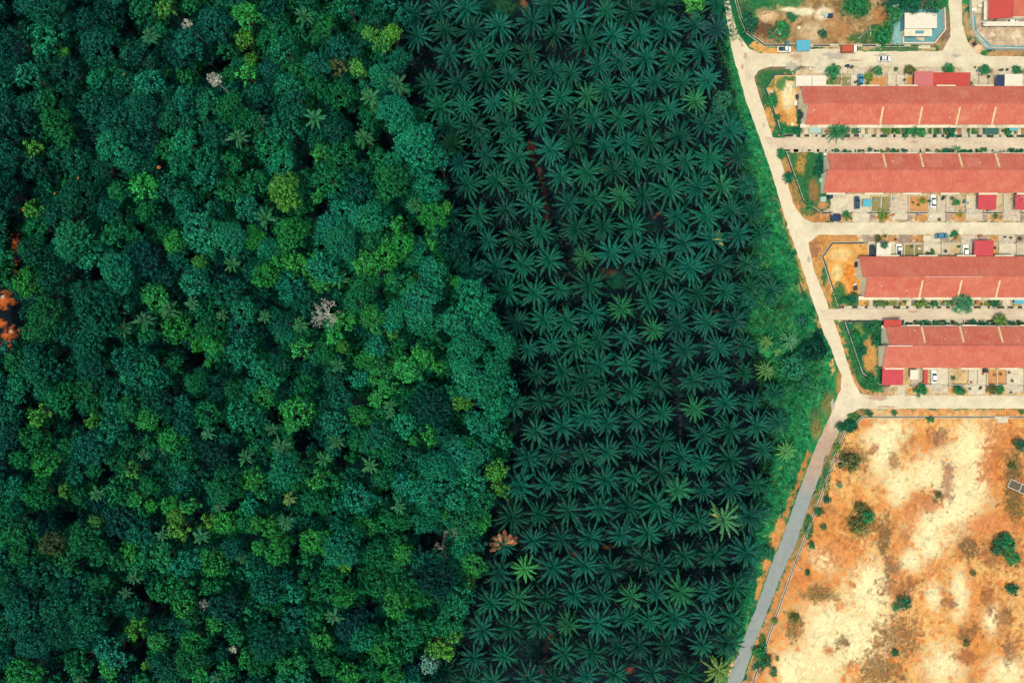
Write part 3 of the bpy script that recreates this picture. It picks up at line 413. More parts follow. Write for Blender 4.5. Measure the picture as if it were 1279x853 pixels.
# small-scale mottling
col *= (1+0.30*n4+0.22*n6+0.14*n2)[..., None]; col *= 1+np.stack([n5*.0, n5*.10-n1*.05, n5*.14-n1*.1], -1)
idx = np.arange(nxs*nys).reshape(nxs, nys)
F = np.stack([idx[:-1, :-1], idx[1:, :-1], idx[1:, 1:], idx[:-1, 1:]], -1).reshape(-1, 4)
V = np.stack([gx, gy, np.zeros_like(gx)], -1).reshape(-1, 3)
m, t, b = nodes('ground')
a = t.nodes.new('ShaderNodeAttribute'); a.attribute_name = 'soil'
v = pos(t); g1 = ramp(t, noise(t, 1.9, 4, 0.7, v), 0.3, 0.7, 0.80, 1.18); g2 = ramp(t, noise(t, 7, 2, 0.6, v), 0.3, 0.7, 0.86, 1.12)
mm = t.nodes.new('ShaderNodeMath'); mm.operation = 'MULTIPLY'; t.links.new(g1, mm.inputs[0]); t.links.new(g2, mm.inputs[1])
sc = t.nodes.new('ShaderNodeVectorMath'); sc.operation = 'SCALE'; t.links.new(a.outputs['Color'], sc.inputs[0]); t.links.new(mm.outputs[0], sc.inputs[3])
t.links.new(sc.outputs[0], b.inputs['Base Color']); b.inputs['Roughness'].default_value = 0.95; b.inputs['Specular IOR Level'].default_value = 0.1
bump(t, b, noise(t, 3, 4, 0.7, v), 0.5, 0.25)
me = npmesh('ground', V, F, m)
at = me.attributes.new('soil', 'FLOAT_COLOR', 'POINT'); cc = np.ones((nxs*nys, 4), np.float32); cc[:, :3] = col.reshape(-1, 3); at.data.foreach_set('color', cc.ravel())
struct(link('ground', me))

# ---------------- roads ----------------
M_lane = surf('dusty_concrete_road', A(240, 231, 190), A(196, 180, 146), scale=0.16, amount=0.75, fine=2.2, stretch=(1, 1, 1))
M_alley = surf('alley_concrete', A(232, 216, 180), A(196, 174, 144), scale=0.3, amount=0.7, fine=2.5, stretch=(0.35, 1, 1))
# main road: dusty cream concrete that turns to brown patched and then grey-blue asphalt towards the south
m, t, b = nodes('main_road'); g = t.nodes.new('ShaderNodeNewGeometry'); sp = t.nodes.new('ShaderNodeSeparateXYZ'); t.links.new(g.outputs['Position'], sp.inputs[0])
v = pos(t); nn = noise(t, 0.25, 4, 0.6, v)
ad = t.nodes.new('ShaderNodeMath'); ad.operation = 'MULTIPLY_ADD'; t.links.new(nn, ad.inputs[0]); ad.inputs[1].default_value = 9; t.links.new(sp.outputs[1], ad.inputs[2])
f1 = ramp(t, ad.outputs[0], Y(548)+4.5, Y(512)+4.5, 0, 1); f2 = ramp(t, ad.outputs[0], Y(625)+4.5, Y(582)+4.5, 0, 1)
c = mix(t, f2, A(154, 166, 158), A(200, 168, 136)); c = mix(t, f1, c, A(238, 226, 186))
st = ramp(t, noise(t, 0.6, 5, 0.7, v), 0.42, 0.75, 0, 0.5); c = mix(t, st, c, mix(t, f1, A(116, 128, 124), A(208, 190, 150)))
st = ramp(t, noise(t, 0.35, 3, 0.6, pos(t, (1, .35, 1))), 0.5, 0.66, 0, 0.35); c = mix(t, st, c, mix(t, f1, A(168, 176, 160), A(244, 236, 200)))
sc = t.nodes.new('ShaderNodeVectorMath'); sc.operation = 'SCALE'; t.links.new(c, sc.inputs[0]); t.links.new(ramp(t, noise(t, 5, 3, .6, v), .3, .7, .86, 1.1), sc.inputs[3])
t.links.new(sc.outputs[0], b.inputs['Base Color']); b.inputs['Roughness'].default_value = 0.9
M_road = m
def resample(pts, step=3.0, jit=0.0, seed=0):
    r = random.Random(seed); out = []
    for (x1, y1), (x2, y2) in zip(pts, pts[1:]):
        n = max(1, int(math.hypot(x2-x1, y2-y1)/step))
        for i in range(n): out.append((x1+(x2-x1)*i/n+r.uniform(-jit, jit), y1+(y2-y1)*i/n+r.uniform(-jit, jit)))
    out += pts[-1:]; return out
def ribbon(name, L, R_, z, mat, n=120, jit=0.5):
    def par(pts):
        d = [0]
        for (x1, y1), (x2, y2) in zip(pts, pts[1:]): d.append(d[-1]+math.hypot(x2-x1, y2-y1))
        tt = np.linspace(0, d[-1], n); return np.interp(tt, d, [p[0] for p in pts]), np.interp(tt, d, [p[1] for p in pts])
    lx, ly = par(L); rx, ry = par(R_); r = np.random.default_rng(hash(name) % 99 if False else len(name)); V = []; F = []
    for i in range(n):
        j = r.normal(size=2)*jit
        V += [(X(lx[i]+j[0]), Y(ly[i]), z), (X(rx[i]+j[1]), Y(ry[i]+j[1]*.6), z)]
    for i in range(n-1): F.append((2*i, 2*i+2, 2*i+3, 2*i+1)); 
    F = [f[::-1] for f in F]
    return struct(link(name, npmesh(name, V, F, mat)))
ribbon('road', ROAD_L, ROAD_R, 0.02, M_road, 240, .35)
def hstreet(name, up, lo, z, mat):
    r = random.Random(len(name)+int(up[0][1])); pts = [(x+r.uniform(-.3, .3), y+r.uniform(-.45, .45)) for x, y in resample(up, 4)]+[(x+r.uniform(-.3, .3), y+r.uniform(-.45, .45)) for x, y in resample(lo[::-1], 4)]
    mb = MB(); mb.add([(X(x), Y(y), z) for x, y in pts], [tuple(range(len(pts)))[::-1]])
    return struct(mb.build(name, mat))
hstreet('street', [(926, 55), (937, 62), (950, 67), (985, 67), (1000, 62), (1060, 61), (1080, 65), (1181, 64), (1181, 60), (1217, 66), (1230, 70), (1420, 74)], [(932, 104), (942, 97), (947, 89), (960, 84), (985, 83), (1100, 83), (1420, 87)], 0.028, M_lane)
hstreet('street', [(1184, -60), (1184, 0), (1187, 25), (1187, 46), (1176, 66), (1200, 70), (1222, 70), (1208, 52), (1202, 30), (1201, 0), (1201, -60)], [], 0.034, M_lane)
hstreet('alley', [(955, 171), (968, 172), (1420, 172)], [(962, 186), (975, 187), (1420, 187)], 0.026, M_alley)
hstreet('street', [(985, 262), (999, 266), (1005, 274), (1014, 278), (1420, 278)], [(998, 312), (1009, 304), (1022, 293.5), (1420, 293)], 0.028, M_lane)
hstreet('alley', [(1024, 386), (1420, 386)], [(1030, 399.5), (1420, 399)], 0.026, M_alley)
hstreet('street', [(1055, 478), (1067, 479), (1075, 492), (1092, 494), (1420, 494)], [(1050, 520), (1060, 518), (1073, 510.5), (1420, 510)], 0.028, M_lane)
# puddle-dark and repaired patches in the streets
M_wet = surf('damp_patch', A(196, 188, 162), A(168, 166, 148), scale=1.0, fine=3)
M_repair = surf('earth_patch', A(204, 176, 144), A(180, 146, 116), scale=1.0, fine=3)
def patch(name, cx, cy, rx, ry, z, mat, seed=0, rot=0):
    r = random.Random(seed+int(cx)); n = 30; pts = []
    for i in range(n):
        a_ = 6.283*i/n; k = r.uniform(.5, 1.2); x, y = rx*k*math.cos(a_), ry*k*math.sin(a_)
        pts.append((X(cx+x*math.cos(rot)-y*math.sin(rot)), Y(cy+x*math.sin(rot)+y*math.cos(rot)), z))
    return struct(MB().add(pts, [tuple(range(n))[::-1]]).build(name, mat))
for i, q in enumerate(((1042, 70, 15, 5, M_wet), (988, 83, 8, 6, M_wet), (995, 71, 9, 4, M_repair), (1194, 70, 7, 3, M_wet), (1068, 76, 10, 1.5, M_repair), (1067, 173.5, 13, 2.2, M_repair), (1142, 178, 5, 2.4, M_repair), (1194, 176, 2, 2, M_wet), (1010, 324, 2.2, 5, M_wet), (954, 157, 1.2, 3.4, M_wet), (931, 70, 2.5, 4, M_repair), (927, 83, 2, 4, M_repair), (927, 57, 2, 2.5, M_repair), (1095, 497, 15, 3.4, M_repair), (1108, 508, 14, 1.6, M_repair), (1141, 389, 9, 2, M_repair), (1118, 396, 10, 2.2, M_repair), (1102, 69, 10, 3, M_wet), (1040, 506, 2.5, 9, M_wet), (1030, 538, 2.2, 16, M_repair, .45))):
    patch('road_patch', *q[:4], 0.040+0.004*(i % 6), q[4], i, q[5] if len(q) > 5 else 0)

# ---------------- drains ----------------
M_conc = surf('drain_concrete', A(226, 220, 186), A(150, 146, 120), scale=0.8, amount=0.7, fine=4)
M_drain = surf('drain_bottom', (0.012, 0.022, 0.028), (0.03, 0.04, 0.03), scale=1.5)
M_bluecon = surf('blue_painted_concrete', A(92, 168, 178), A(60, 130, 145), scale=0.8, amount=0.6, fine=4)
def offset_line(pts, d):
    out = []
    for i, p in enumerate(pts):
        a_ = Vector(pts[max(0, i-1)]); b_ = Vector(pts[min(len(pts)-1, i+1)]); pp = Vector(p)
        if 0 < i < len(pts)-1:
            u = (pp-a_).normalized(); v_ = (b_-pp).normalized(); n = Vector((-(u+v_).y, (u+v_).x)).normalized(); k = 1/max(0.4, n.dot(Vector((-u.y, u.x))))
        else:
            u = (b_-a_).normalized(); n = Vector((-u.y, u.x)); k = 1
        out.append(pp+n*d*k)
    return out
def band(mb, pts, d0, d1, z0, z1):
    A_, B_ = offset_line(pts, d0), offset_line(pts, d1)
    for i in range(len(pts)-1):
        q = [A_[i], A_[i+1], B_[i+1], B_[i]]
        mb.slab([(p.x, p.y) for p in (q if (d1-d0) > 0 else q[::-1])], z0, z1)
def drain(pts, label, lips=(1, 1), w_=0.30, slabs=(), both=0.17, lipmat=None):
    W_ = [(X(a_), Y(b_)) for a_, b_ in pts]; r = empty('storm_drain', (W_[0][0], W_[0][1], 0)); L = [(p[0]-W_[0][0], p[1]-W_[0][1]) for p in W_]
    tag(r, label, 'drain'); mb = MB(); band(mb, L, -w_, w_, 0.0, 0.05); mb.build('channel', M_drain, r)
    if lips[0]: mb = MB(); band(mb, L, w_, w_+both, 0.0, 0.14); mb.build('kerb', lipmat or M_conc, r)
    if lips[1]: mb = MB(); band(mb, L, -w_-both, -w_, 0.0, 0.14); mb.build('kerb', lipmat or M_conc, r)
    for (sx, sy, ln) in slabs:
        mb = MB(); x, y = X(sx)-W_[0][0], Y(sy)-W_[0][1]; mb.box(x-ln/2, y-w_-.15, 0.143, x+ln/2, y+w_+.15, 0.22); mb.build('cover_slab', M_conc, r)
    return r
rr = random.Random(5)
def slabrow(x0, x1, y, step=11): return [(x+rr.uniform(-3, 3), y, rr.uniform(.9, 3.0)) for x in np.arange(x0, x1, step)]
drain([(909, -40), (919, 0), (925, 22), (933, 41), (955, 57), (1148, 57.5)], 'concrete drain edging the scrubby plot at the top, left of the blue yard', (1, 1), .26, slabrow(1010, 1140, 57, 30))
drain([(990, 93.5), (968, 93.5), (956, 111), (965, 134), (975.5, 169.5)], 'bent concrete drain round the west end of the first house row', (1, 0), .24)
drain([(975.5, 169.5), (1420, 170.5)], 'dark back drain with cover slabs behind the first house row', (0, 0), .36, slabrow(990, 1400, 170, 12))
drain([(980.5, 188.5), (1003, 251), (1024.5, 266.5), (1040, 265.5)], 'bent concrete drain round the west end of the second house row', (1, 0), .24)
drain([(980.5, 188), (1420, 188.8)], 'dark back drain under shrubs behind the second house row', (0, 0), .30, slabrow(990, 1400, 188.5, 9))
drain([(1062, 265.8), (1420, 266)], 'front drain crossed by driveways before the second house row', (0, 1), .22, [(x, 265.9, 5.0) for x in range(1074, 1420, 47)])
drain([(1080, 303.3), (1039, 304), (1027.5, 321), (1048, 383)], 'bent concrete drain round the west end of the third house row', (0, 1), .24)
drain([(1048, 383.5), (1420, 384)], 'dark back drain with cover slabs behind the third house row', (0, 0), .34, slabrow(1060, 1400, 384, 13))
drain([(1132, 303.5), (1420, 304)], 'front drain crossed by driveways before the third house row', (0, 1), .2, [(x, 303.7, 5.0) for x in range(1162, 1420, 47)])
drain([(1054, 402), (1076.5, 467), (1099.5, 482), (1112, 481.5)], 'bent concrete drain round the west end of the fourth house row', (1, 0), .24)
drain([(1054, 401.5), (1420, 401)], 'dark back drain under shrubs behind the fourth house row', (0, 0), .32, slabrow(1110, 1400, 401, 12))
drain([(1136, 481.5), (1420, 481.5)], 'front drain crossed by driveways before the fourth house row', (0, 1), .2, [(x, 481.5, 5.0) for x in range(1166, 1420, 47)])
drain([(1420, 521), (1077.5, 521), (1055, 540), (1042.5, 571), (1024, 624), (993, 703), (968, 773), (954, 815)], 'long pale concrete drain bending round the bare orange field', (1, 1), .16, [(1251, 521, 5)], .2)
drain([(946, 836), (936, 862), (918, 905)], 'short end of concrete drain beside the road, lower edge of photo', (1, 1), .2)
drain([(893, 42), (900, 60), (907, 80), (915, 103), (930, 152), (951, 205), (960, 236), (970, 271), (978, 292), (990, 328), (1000, 358), (1010, 384)], 'narrow dark drain through the green strip beside the plantation', (0, 0), .20)
drain([(1212, -40), (1213, 16), (1216, 40), (1232, 60), (1420, 64)], 'blue-edged drain round the yard of the top right house', (0, 1), .3, (), .35, M_bluecon)
# ---------------- rainforest ----------------
CLS = {'T': (.0045, .078, .050), 'D': (.003, .046, .037), 'C': (.008, .142, .078), 'G': (.007, .112, .040), 'B': (.018, .185, .040), 'Y': (.042, .190, .034), 'O': (.05, .075, .03), 'W': (.16, .22, .17)}  # lit and dark areas of the canopy painted as crown colours; C is lit teal
WORD = {'T': 'dark teal', 'D': 'very dark blue-green', 'C': 'cool pale green', 'G': 'mid green', 'B': 'bright fresh green', 'Y': 'yellow-green', 'O': 'reddish brown', 'W': 'pale greyish'}
def jitcol(c, r, a=.18): k = 1+r.uniform(-a, a); return (c[0]*k*(1+r.uniform(-.2, .2)), c[1]*k, c[2]*k*(1+r.uniform(-.15, .15)), 1)
R0 = random.Random(11)
big = sorted([q for q in FOREST if q[0] != 'P'], key=lambda q: -q[3]*(1.6 if q[0] in 'YWBO' else 1))
things, small = big[:298], big[298:]
def place_tree(c, px_, py_, r_):
    Rm = r_*S*1.10; Ht = 15+Rm*0.9+R0.uniform(-2.0, 3.0)+(1.5 if c in 'YBC' else 0)-(2 if c == 'D' else 0)
    Rm *= (1-Ht/H); kind = 'S' if Rm < 3.3 else 'M' if Rm < 5.6 else 'L'
    R, V, F, me = R0.choice(CR[kind]); k = Rm/R; zb = Ht-R*k*.62
    return Rm, Ht, zb, kind, R, V, F, me, k, X(px_, Ht-Rm*.2), Y(py_, Ht-Rm*.2)
for c, px_, py_, r_ in things:
    Rm, Ht, zb, kind, R, V, F, me, k, x, y = place_tree(c, px_, py_, r_)
    root = empty('forest_tree', (x, y, 0)); size = 'small' if Rm < 3 else 'broad' if Rm > 5.2 else 'mid-sized'
    tag(root, '%s %s tree %s' % (size, WORD[c], seen(px_, py_)), 'tree', 'broadleaf trees of the forest canopy')
    o = link('crown', me, root, (0, 0, zb)); el = R0.uniform(.88, 1.14); o.scale = (k*el, k/el, k*R0.uniform(.85, 1.15)); o.rotation_euler = (0, 0, R0.uniform(0, 6.28)); o.color = jitcol(CLS[c], R0) if (px_, py_) != (536, 829) else (.085, .23, .19, 1)
    tr = link('trunk', R0.choice(TR), root); s = zb/16*1.06; tr.scale = (max(.6, k), max(.6, k), s)
# canopy that nobody could count: the lesser crowns between the big ones
def merged(name, items, mat):
    Vs, Fs, Cs, off = [], [], [], 0
    for V, F, c in items:
        Vs.append(V); Fs.append(F+off); Cs.append(np.repeat(np.array(c, np.float32)[None], len(V), 0)); off += len(V)
    me = npmesh(name, np.concatenate(Vs), np.concatenate(Fs), mat)
    at = me.attributes.new('tint', 'FLOAT_COLOR', 'POINT'); at.data.foreach_set('color', np.concatenate(Cs).astype(np.float32).ravel()); return link(name, me)
def placed(V, k, rz, x, y, z):
    a_, b_ = math.cos(rz), math.sin(rz); W_ = V*k; return np.stack([W_[:, 0]*a_-W_[:, 1]*b_+x, W_[:, 0]*b_+W_[:, 1]*a_+y, W_[:, 2]+z], 1)
items = []
for c, px_, py_, r_ in small:
    Rm, Ht, zb, kind, R, V, F, me, k, x, y = place_tree(c, px_, py_, r_); items.append((placed(V, k, R0.uniform(0, 6.28), x, y, zb), F, jitcol(CLS[c], R0)))
FA = np.array([(q[1], q[2], q[3]) for q in FOREST if q[0] != 'P']); GA = np.array(GAPS)
for yy in np.arange(-36, 892, 12):
    for xx in np.arange(-40, 660, 12):
        x_ = xx+R0.uniform(-5, 5); y_ = yy+R0.uniform(-5, 5)
        inside = 0 < x_ < 1279 and 0 < y_ < 853
        if x_ > forest_edge(y_)-7: continue
        if inside:
            if (np.hypot(FA[:, 0]-x_, FA[:, 1]-y_) < FA[:, 2]*0.80).any(): continue
        if (np.hypot(GA[:, 0]-x_, GA[:, 1]-y_) < GA[:, 2]+(3 if inside else 9)).any(): continue
        c = R0.choice('TTDDGC' if x_ < 330 else 'TTGGCC'); r_ = R0.uniform(7, 11) if inside else R0.uniform(10, 16)
        Ht = R0.uniform(8, 14) if inside else R0.uniform(14, 21); Rm = r_*S; R, V, F, me = R0.choice(CR['S']); k = Rm/R
        items.append((placed(V, k, R0.uniform(0, 6.28), X(x_, Ht), Y(y_, Ht), Ht-Rm), F, jitcol(CLS[c], R0)))
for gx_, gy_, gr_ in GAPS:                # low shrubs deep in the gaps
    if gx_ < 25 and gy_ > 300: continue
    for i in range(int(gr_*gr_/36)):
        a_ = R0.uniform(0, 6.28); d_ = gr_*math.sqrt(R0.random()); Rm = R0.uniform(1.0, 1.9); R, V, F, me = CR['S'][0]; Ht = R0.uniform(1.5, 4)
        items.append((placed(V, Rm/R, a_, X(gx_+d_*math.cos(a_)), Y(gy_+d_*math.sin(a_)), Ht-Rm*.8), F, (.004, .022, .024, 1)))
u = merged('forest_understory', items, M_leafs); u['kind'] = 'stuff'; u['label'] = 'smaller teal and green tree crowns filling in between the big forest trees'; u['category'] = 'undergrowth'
print('understory', len(items))
# flowering sprays
# palms growing wild among the trees
for n_, (c, px_, py_, r_) in enumerate([q for q in FOREST if q[0] == 'P']):
    Ht = R0.uniform(19, 24); root = empty('wild_palm', (X(px_, Ht), Y(py_, Ht), 0)); tag(root, 'slender wild palm among forest trees %s' % seen(px_, py_), 'palm tree', 'wild palms scattered through the forest')
    o = link('crown', WILD[n_ % 2], root, (0, 0, Ht)); k = r_*S*1.0/3.4; o.scale = (k, k, k*.8); o.rotation_euler = (0, 0, R0.uniform(0, 6.28)); o.color = jitcol((.016, .10, .036) if (px_, py_) != (361, 623) else (.06, .13, .035), R0)
    tr = link('trunk', PALMTRUNK, root); tr.scale = (.7, .7, Ht/10.2)
# bare bleached trees
def branches(seed, R, h):
    r = random.Random(seed); m = MB()
    def grow(p, d, ln, rad, lev):
        q = p+d*ln; m.tube(p, q, rad, rad*.7, 5)
        if lev == 0: return
        for i in range(3 if lev > 1 else 4):
            nd = (d+Vector((r.uniform(-1, 1), r.uniform(-1, 1), r.uniform(-.25, .5)))*0.95).normalized(); nd.z = max(nd.z, -.05)
            grow(q, nd, ln*r.uniform(.55, .85), rad*.62, lev-1)
    for i in range(6):
        a_ = 6.28*i/6+r.uniform(-.3, .3); grow(Vector((0, 0, 0)), Vector((math.cos(a_), math.sin(a_), .9)).normalized(), R*r.uniform(.26, .4), .17, 4)
    return m.mesh('branches', M_pale)
for i, (px_, py_, R, lab) in enumerate(((407, 392, 4.6, 'leafless white tree with spreading bleached branches in the forest centre'), (562, 665, 2.6, 'broken grey leafless tree in a dark gap by the plantation'), (552, 687, 2.3, 'smaller bleached snag just below the broken grey tree'), (233, 30, 2.6, 'pale bare-branched treetop in the upper left of the forest'), (268, 100, 2.8, 'thin grey branches over a teal tree, upper left of forest'), (291, 811, 1.6, 'tiny white dead treetop near the lower left of forest'))):
    Ht = (20, 11, 9, 22, 22, 18)[i]; R *= 1.0 if i > 2 else 1.5; root = empty('bare_tree', (X(px_, Ht), Y(py_, Ht), 0)); tag(root, lab, 'dead tree')
    o = link('branches', branches(40+i, R, Ht), root, (0, 0, Ht-R*.5)); m = MB(); m.tube((0, 0, -.3), (0.1, 0, Ht-R*.5), .35, .22, 8); m.build('trunk', M_pale, root)
for (px_, py_) in ((197.5, 208.5), (153.5, 92), (96, 222), (67, 241), (27, 262)):
    Ht = 24; r = np.random.default_rng(int(px_)); d = sphere_pts(60, r, 0); V, F = quads(d*.7, d, .4, .8, r); root = link('flower_spray', npmesh('flower_spray', V, F, surf('orange_blossom', A(228, 120, 40), scale=3)), None, (X(px_, Ht), Y(py_, Ht), Ht-.6))
    tag(root, 'small tuft of orange blossom on the canopy %s' % seen(px_, py_), 'blossom', 'orange blossoms on the canopy')
    root.scale = (.8, .7, .5) if px_ == 197.5 else (.4, .5, .3)

# ---------------- oil palm plantation ----------------
pts = []
for q in PALM_AT:
    if all((q[0]-p[0])**2+(q[1]-p[1])**2 > 13**2 for p in pts): pts.append(q)
print('palms', len(pts))
SPECIAL = {(629, 680): 'oil palm with many dead orange fronds at the forest edge', (656, 710): 'bright light-green oil palm just below the orange-fronded palm', (889, 300): 'oil palm with yellow drooping frond tips in the upper plantation', (897, 837): 'bright yellow-green oil palm at the lower end of the road', (957, 428): 'small pale yellowish palm in the green strip by the plantation', (987, 426): 'small pale green palm right of the yellowish palm near the road', (868, 127): 'bright green oil palm near the upper edge of the green strip', (904, 648): 'oil palm with light yellow-green right-hand fronds, lower plantation', (982, 564): 'small bright green palm where the green strip narrows above the orange verge', (895, 36): 'dark oil palm overhanging the road at the top of the photo', (957, 463): 'small palm with yellow tips below the small pale yellowish palm'}
for n_, (px_, py_) in enumerate(pts):
    key = (int(px_), int(py_)); Ht = R0.uniform(8.6, 10.8); k = R0.uniform(.82, 1.12)*1.09; fade = 1.0
    edge = px_ > 925 and py_ < 620 and key not in SPECIAL and key != (928, 430)
    c = jitcol((.0025, .060, .036), R0, .38)
    if R0.random() < .07: c = jitcol((.009, .095, .040), R0)
    if edge: Ht = R0.uniform(4, 7); k *= .86; c = jitcol((.004, .064, .038), R0)
    if key in ((656, 710), (868, 127)): c = (.030, .20, .05, 1) if key[0] == 656 else (.016, .13, .045, 1)
    if key in ((957, 428), (987, 426), (897, 837), (957, 463), (982, 564)): Ht = 3.5; k *= .62 if key != (897, 837) else .82; c = {957: (.07, .19, .05, 1), 987: (.06, .2, .09, 1), 897: (.11, .2, .045, 1), 982: (.06, .22, .06, 1)}[key[0]]
    if key == (904, 648): c = (.035, .15, .055, 1)
    if key == (895, 36): c = (.005, .045, .040, 1)
    root = empty('oil_palm', (X(px_, Ht), Y(py_, Ht), 0))
    near = [p for p in pts if p != (px_, py_)]
    lab = SPECIAL.get(key) or ('%s oil palm %s' % ('short feathery' if edge else 'lighter green' if c[0] > .03 else 'dark green', seen(px_, py_)))
    tag(root, lab, 'palm tree', 'oil palms planted in rows')
    o = link('crown', PALMS[R0.randrange(8)], root, (0, 0, Ht)); o.scale = (k, k, k*R0.uniform(.8, 1.05)); o.rotation_euler = (R0.uniform(-.14, .14), R0.uniform(-.14, .14), R0.uniform(0, 6.28)); o.color = c
    tr = link('trunk', PALMTRUNK, root); tr.scale = (1, 1, Ht/10.25)
    if key == (629, 680):
        x = link('dead_fronds', palmmesh(91, 24, 4.9, .8, M_deadfrond, {0, 1, 3, 5, 6, 8, 9, 11, 13, 14}), root, (0, 0, Ht+.25)); x['label'] = 'dry orange dead fronds'; x.rotation_euler = (0, 0, .6)
    if key in ((889, 300), (904, 648)):
        x = link('dead_fronds', palmmesh(92, 24, 4.9, .55, M_yellowfrond, {0, 3, 5, 8, 13} if key[0] == 889 else {1, 4, 9}), root, (0, 0, Ht+.2)); x['label'] = 'yellowing fronds'

# ferns and cut fronds on the plantation floor
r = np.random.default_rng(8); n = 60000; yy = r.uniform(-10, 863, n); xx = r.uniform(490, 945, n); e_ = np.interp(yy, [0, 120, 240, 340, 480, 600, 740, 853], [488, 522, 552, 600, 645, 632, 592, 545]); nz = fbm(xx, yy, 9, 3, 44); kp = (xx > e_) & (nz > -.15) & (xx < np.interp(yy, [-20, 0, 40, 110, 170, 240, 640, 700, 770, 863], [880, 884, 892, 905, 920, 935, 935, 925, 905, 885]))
for (cx, cy, rr_) in ((664, 190, 8), (672, 215, 6), (680, 245, 6), (815, 270, 10), (758, 343, 10), (760, 683, 9), (684, 815, 6), (892, 389, 5)): kp &= np.hypot(xx-cx, yy-cy) > rr_
xx, yy, nz = xx[kp], yy[kp], nz[kp]; N = unit(np.stack([r.normal(size=len(xx))*.5, r.normal(size=len(xx))*.5, np.ones(len(xx))], 1)); V, F = quads(np.stack([X(xx), Y(yy), r.uniform(.1, .9, len(xx))], 1), N, .9, .45, r)
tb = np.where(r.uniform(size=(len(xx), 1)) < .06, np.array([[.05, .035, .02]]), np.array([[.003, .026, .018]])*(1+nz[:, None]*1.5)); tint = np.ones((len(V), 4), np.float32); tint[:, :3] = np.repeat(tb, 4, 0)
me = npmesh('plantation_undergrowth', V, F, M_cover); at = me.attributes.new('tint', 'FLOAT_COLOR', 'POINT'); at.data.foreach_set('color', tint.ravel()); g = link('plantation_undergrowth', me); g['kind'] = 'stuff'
# ---------------- scrub and grass cover of the green strips ----------------
def road_l(y): return np.interp(y, [q[1] for q in ROAD_L], [q[0] for q in ROAD_L])
r = np.random.default_rng(3); n = 150000; yy = r.uniform(-10, 860, n); xl = np.interp(yy, [-20, 40, 110, 170, 240, 300, 350, 410, 450, 500, 560, 620, 660, 720, 770, 820, 870], [888, 892, 905, 915, 925, 930, 925, 918, 940, 948, 952, 935, 925, 918, 912, 890, 870])
xr = road_l(yy)-np.interp(yy, [0, 460, 485, 530, 560, 575, 640, 690, 740, 860], [2.5, 4, 13, 20, 13, 12, 15, 12, 7, 4]); xx = r.uniform(0, 1, n)*(1040-870)+870
nz = fbm(xx, yy, 14, 3, 21); keep = (xx > xl) & (xx < xr) & (nz > -0.35); xx, yy, nz = xx[keep], yy[keep], nz[keep]
near = sm((np.interp(yy, [0, 860], [1, 1])*(xr[keep]-xx))/45.0)
hh = np.clip(0.15+(nz+.35)*1.6*near, .05, 1.8)*r.uniform(.5, 1, len(xx)); Pn = np.stack([X(xx), Y(yy), hh], 1); N = unit(np.stack([r.normal(size=len(xx))*.6, r.normal(size=len(xx))*.6, np.ones(len(xx))], 1))
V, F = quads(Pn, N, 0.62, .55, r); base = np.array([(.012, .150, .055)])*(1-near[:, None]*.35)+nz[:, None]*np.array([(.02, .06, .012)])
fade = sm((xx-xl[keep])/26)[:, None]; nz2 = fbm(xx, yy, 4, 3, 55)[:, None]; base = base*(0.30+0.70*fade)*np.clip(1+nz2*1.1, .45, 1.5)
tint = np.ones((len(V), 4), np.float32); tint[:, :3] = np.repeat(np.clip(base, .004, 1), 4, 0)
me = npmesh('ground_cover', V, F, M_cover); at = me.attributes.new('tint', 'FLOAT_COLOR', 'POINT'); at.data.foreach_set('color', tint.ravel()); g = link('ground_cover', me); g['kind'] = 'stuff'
# grass and weeds on the verges, plots and field
GA2 = [(925, 10, 6, 45, 900, 'g'), (917, 30, 6, 22, 500, 'g'), (948, 8, 22, 12, 900, 'g'), (1070, 8, 18, 14, 900, 'g'), (1100, 42, 16, 12, 700, 'g'), (960, 100, 8, 10, 400, 'g'), (965, 124, 5, 10, 300, 'g'), (988, 163, 13, 5, 500, 'g'), (1000, 225, 12, 34, 1500, 'g'), (1014, 205, 9, 14, 500, 'g'), (974, 192, 5, 7, 200, 'g'), (986, 222, 5, 6, 200, 'g'), (1048, 366, 9, 14, 500, 'g'), (1064, 377, 9, 6, 400, 'g'), (1068, 440, 8, 30, 900, 'g'), (1090, 410, 12, 10, 700, 'g'), (1088, 480, 14, 7, 600, 'g'), (1062, 532, 9, 8, 600, 'g'), (1066, 520, 9, 5, 400, 'g'), (1032, 594, 5, 26, 500, 'g'), (1010, 658, 6, 16, 500, 'g'), (952, 814, 6, 24, 900, 'g'), (1060, 578, 14, 12, 500, 'o'), (1075, 652, 18, 18, 700, 'o'), (1268, 610, 12, 45, 900, 'o'), (1210, 686, 13, 13, 300, 'o'), (1122, 795, 24, 28, 700, 'o'), (1098, 836, 24, 16, 500, 'o'), (992, 782, 10, 16, 300, 'o'), (1026, 742, 18, 9, 300, 'o'), (1018, 524, 8, 18, 400, 'o'), (1104, 668, 9, 22, 300, 'o'), (1120, 58, 30, 3, 300, 'g')]
Ps, Ts = [], []
for cx, cy, rx, ry, n_, k_ in GA2:
    a_ = r.uniform(0, 6.283, n_); d_ = np.sqrt(r.uniform(0, 1, n_)); x, y = cx+rx*d_*np.cos(a_), cy+ry*d_*np.sin(a_)
    Ps.append(np.stack([X(x), Y(y), r.uniform(.03, .35, n_)], 1)); c0 = np.array((.02, .135, .045) if k_ == 'g' else (.12, .11, .045)); Ts.append(c0*r.uniform(.6, 1.3, (n_, 1)))
Ps = np.concatenate(Ps); Ts = np.concatenate(Ts); inr = (Ps[:, 0] > 0); N = unit(np.stack([r.normal(size=len(Ps))*.6, r.normal(size=len(Ps))*.6, np.ones(len(Ps))], 1)); V, F = quads(Ps, N, .38, .5, r)
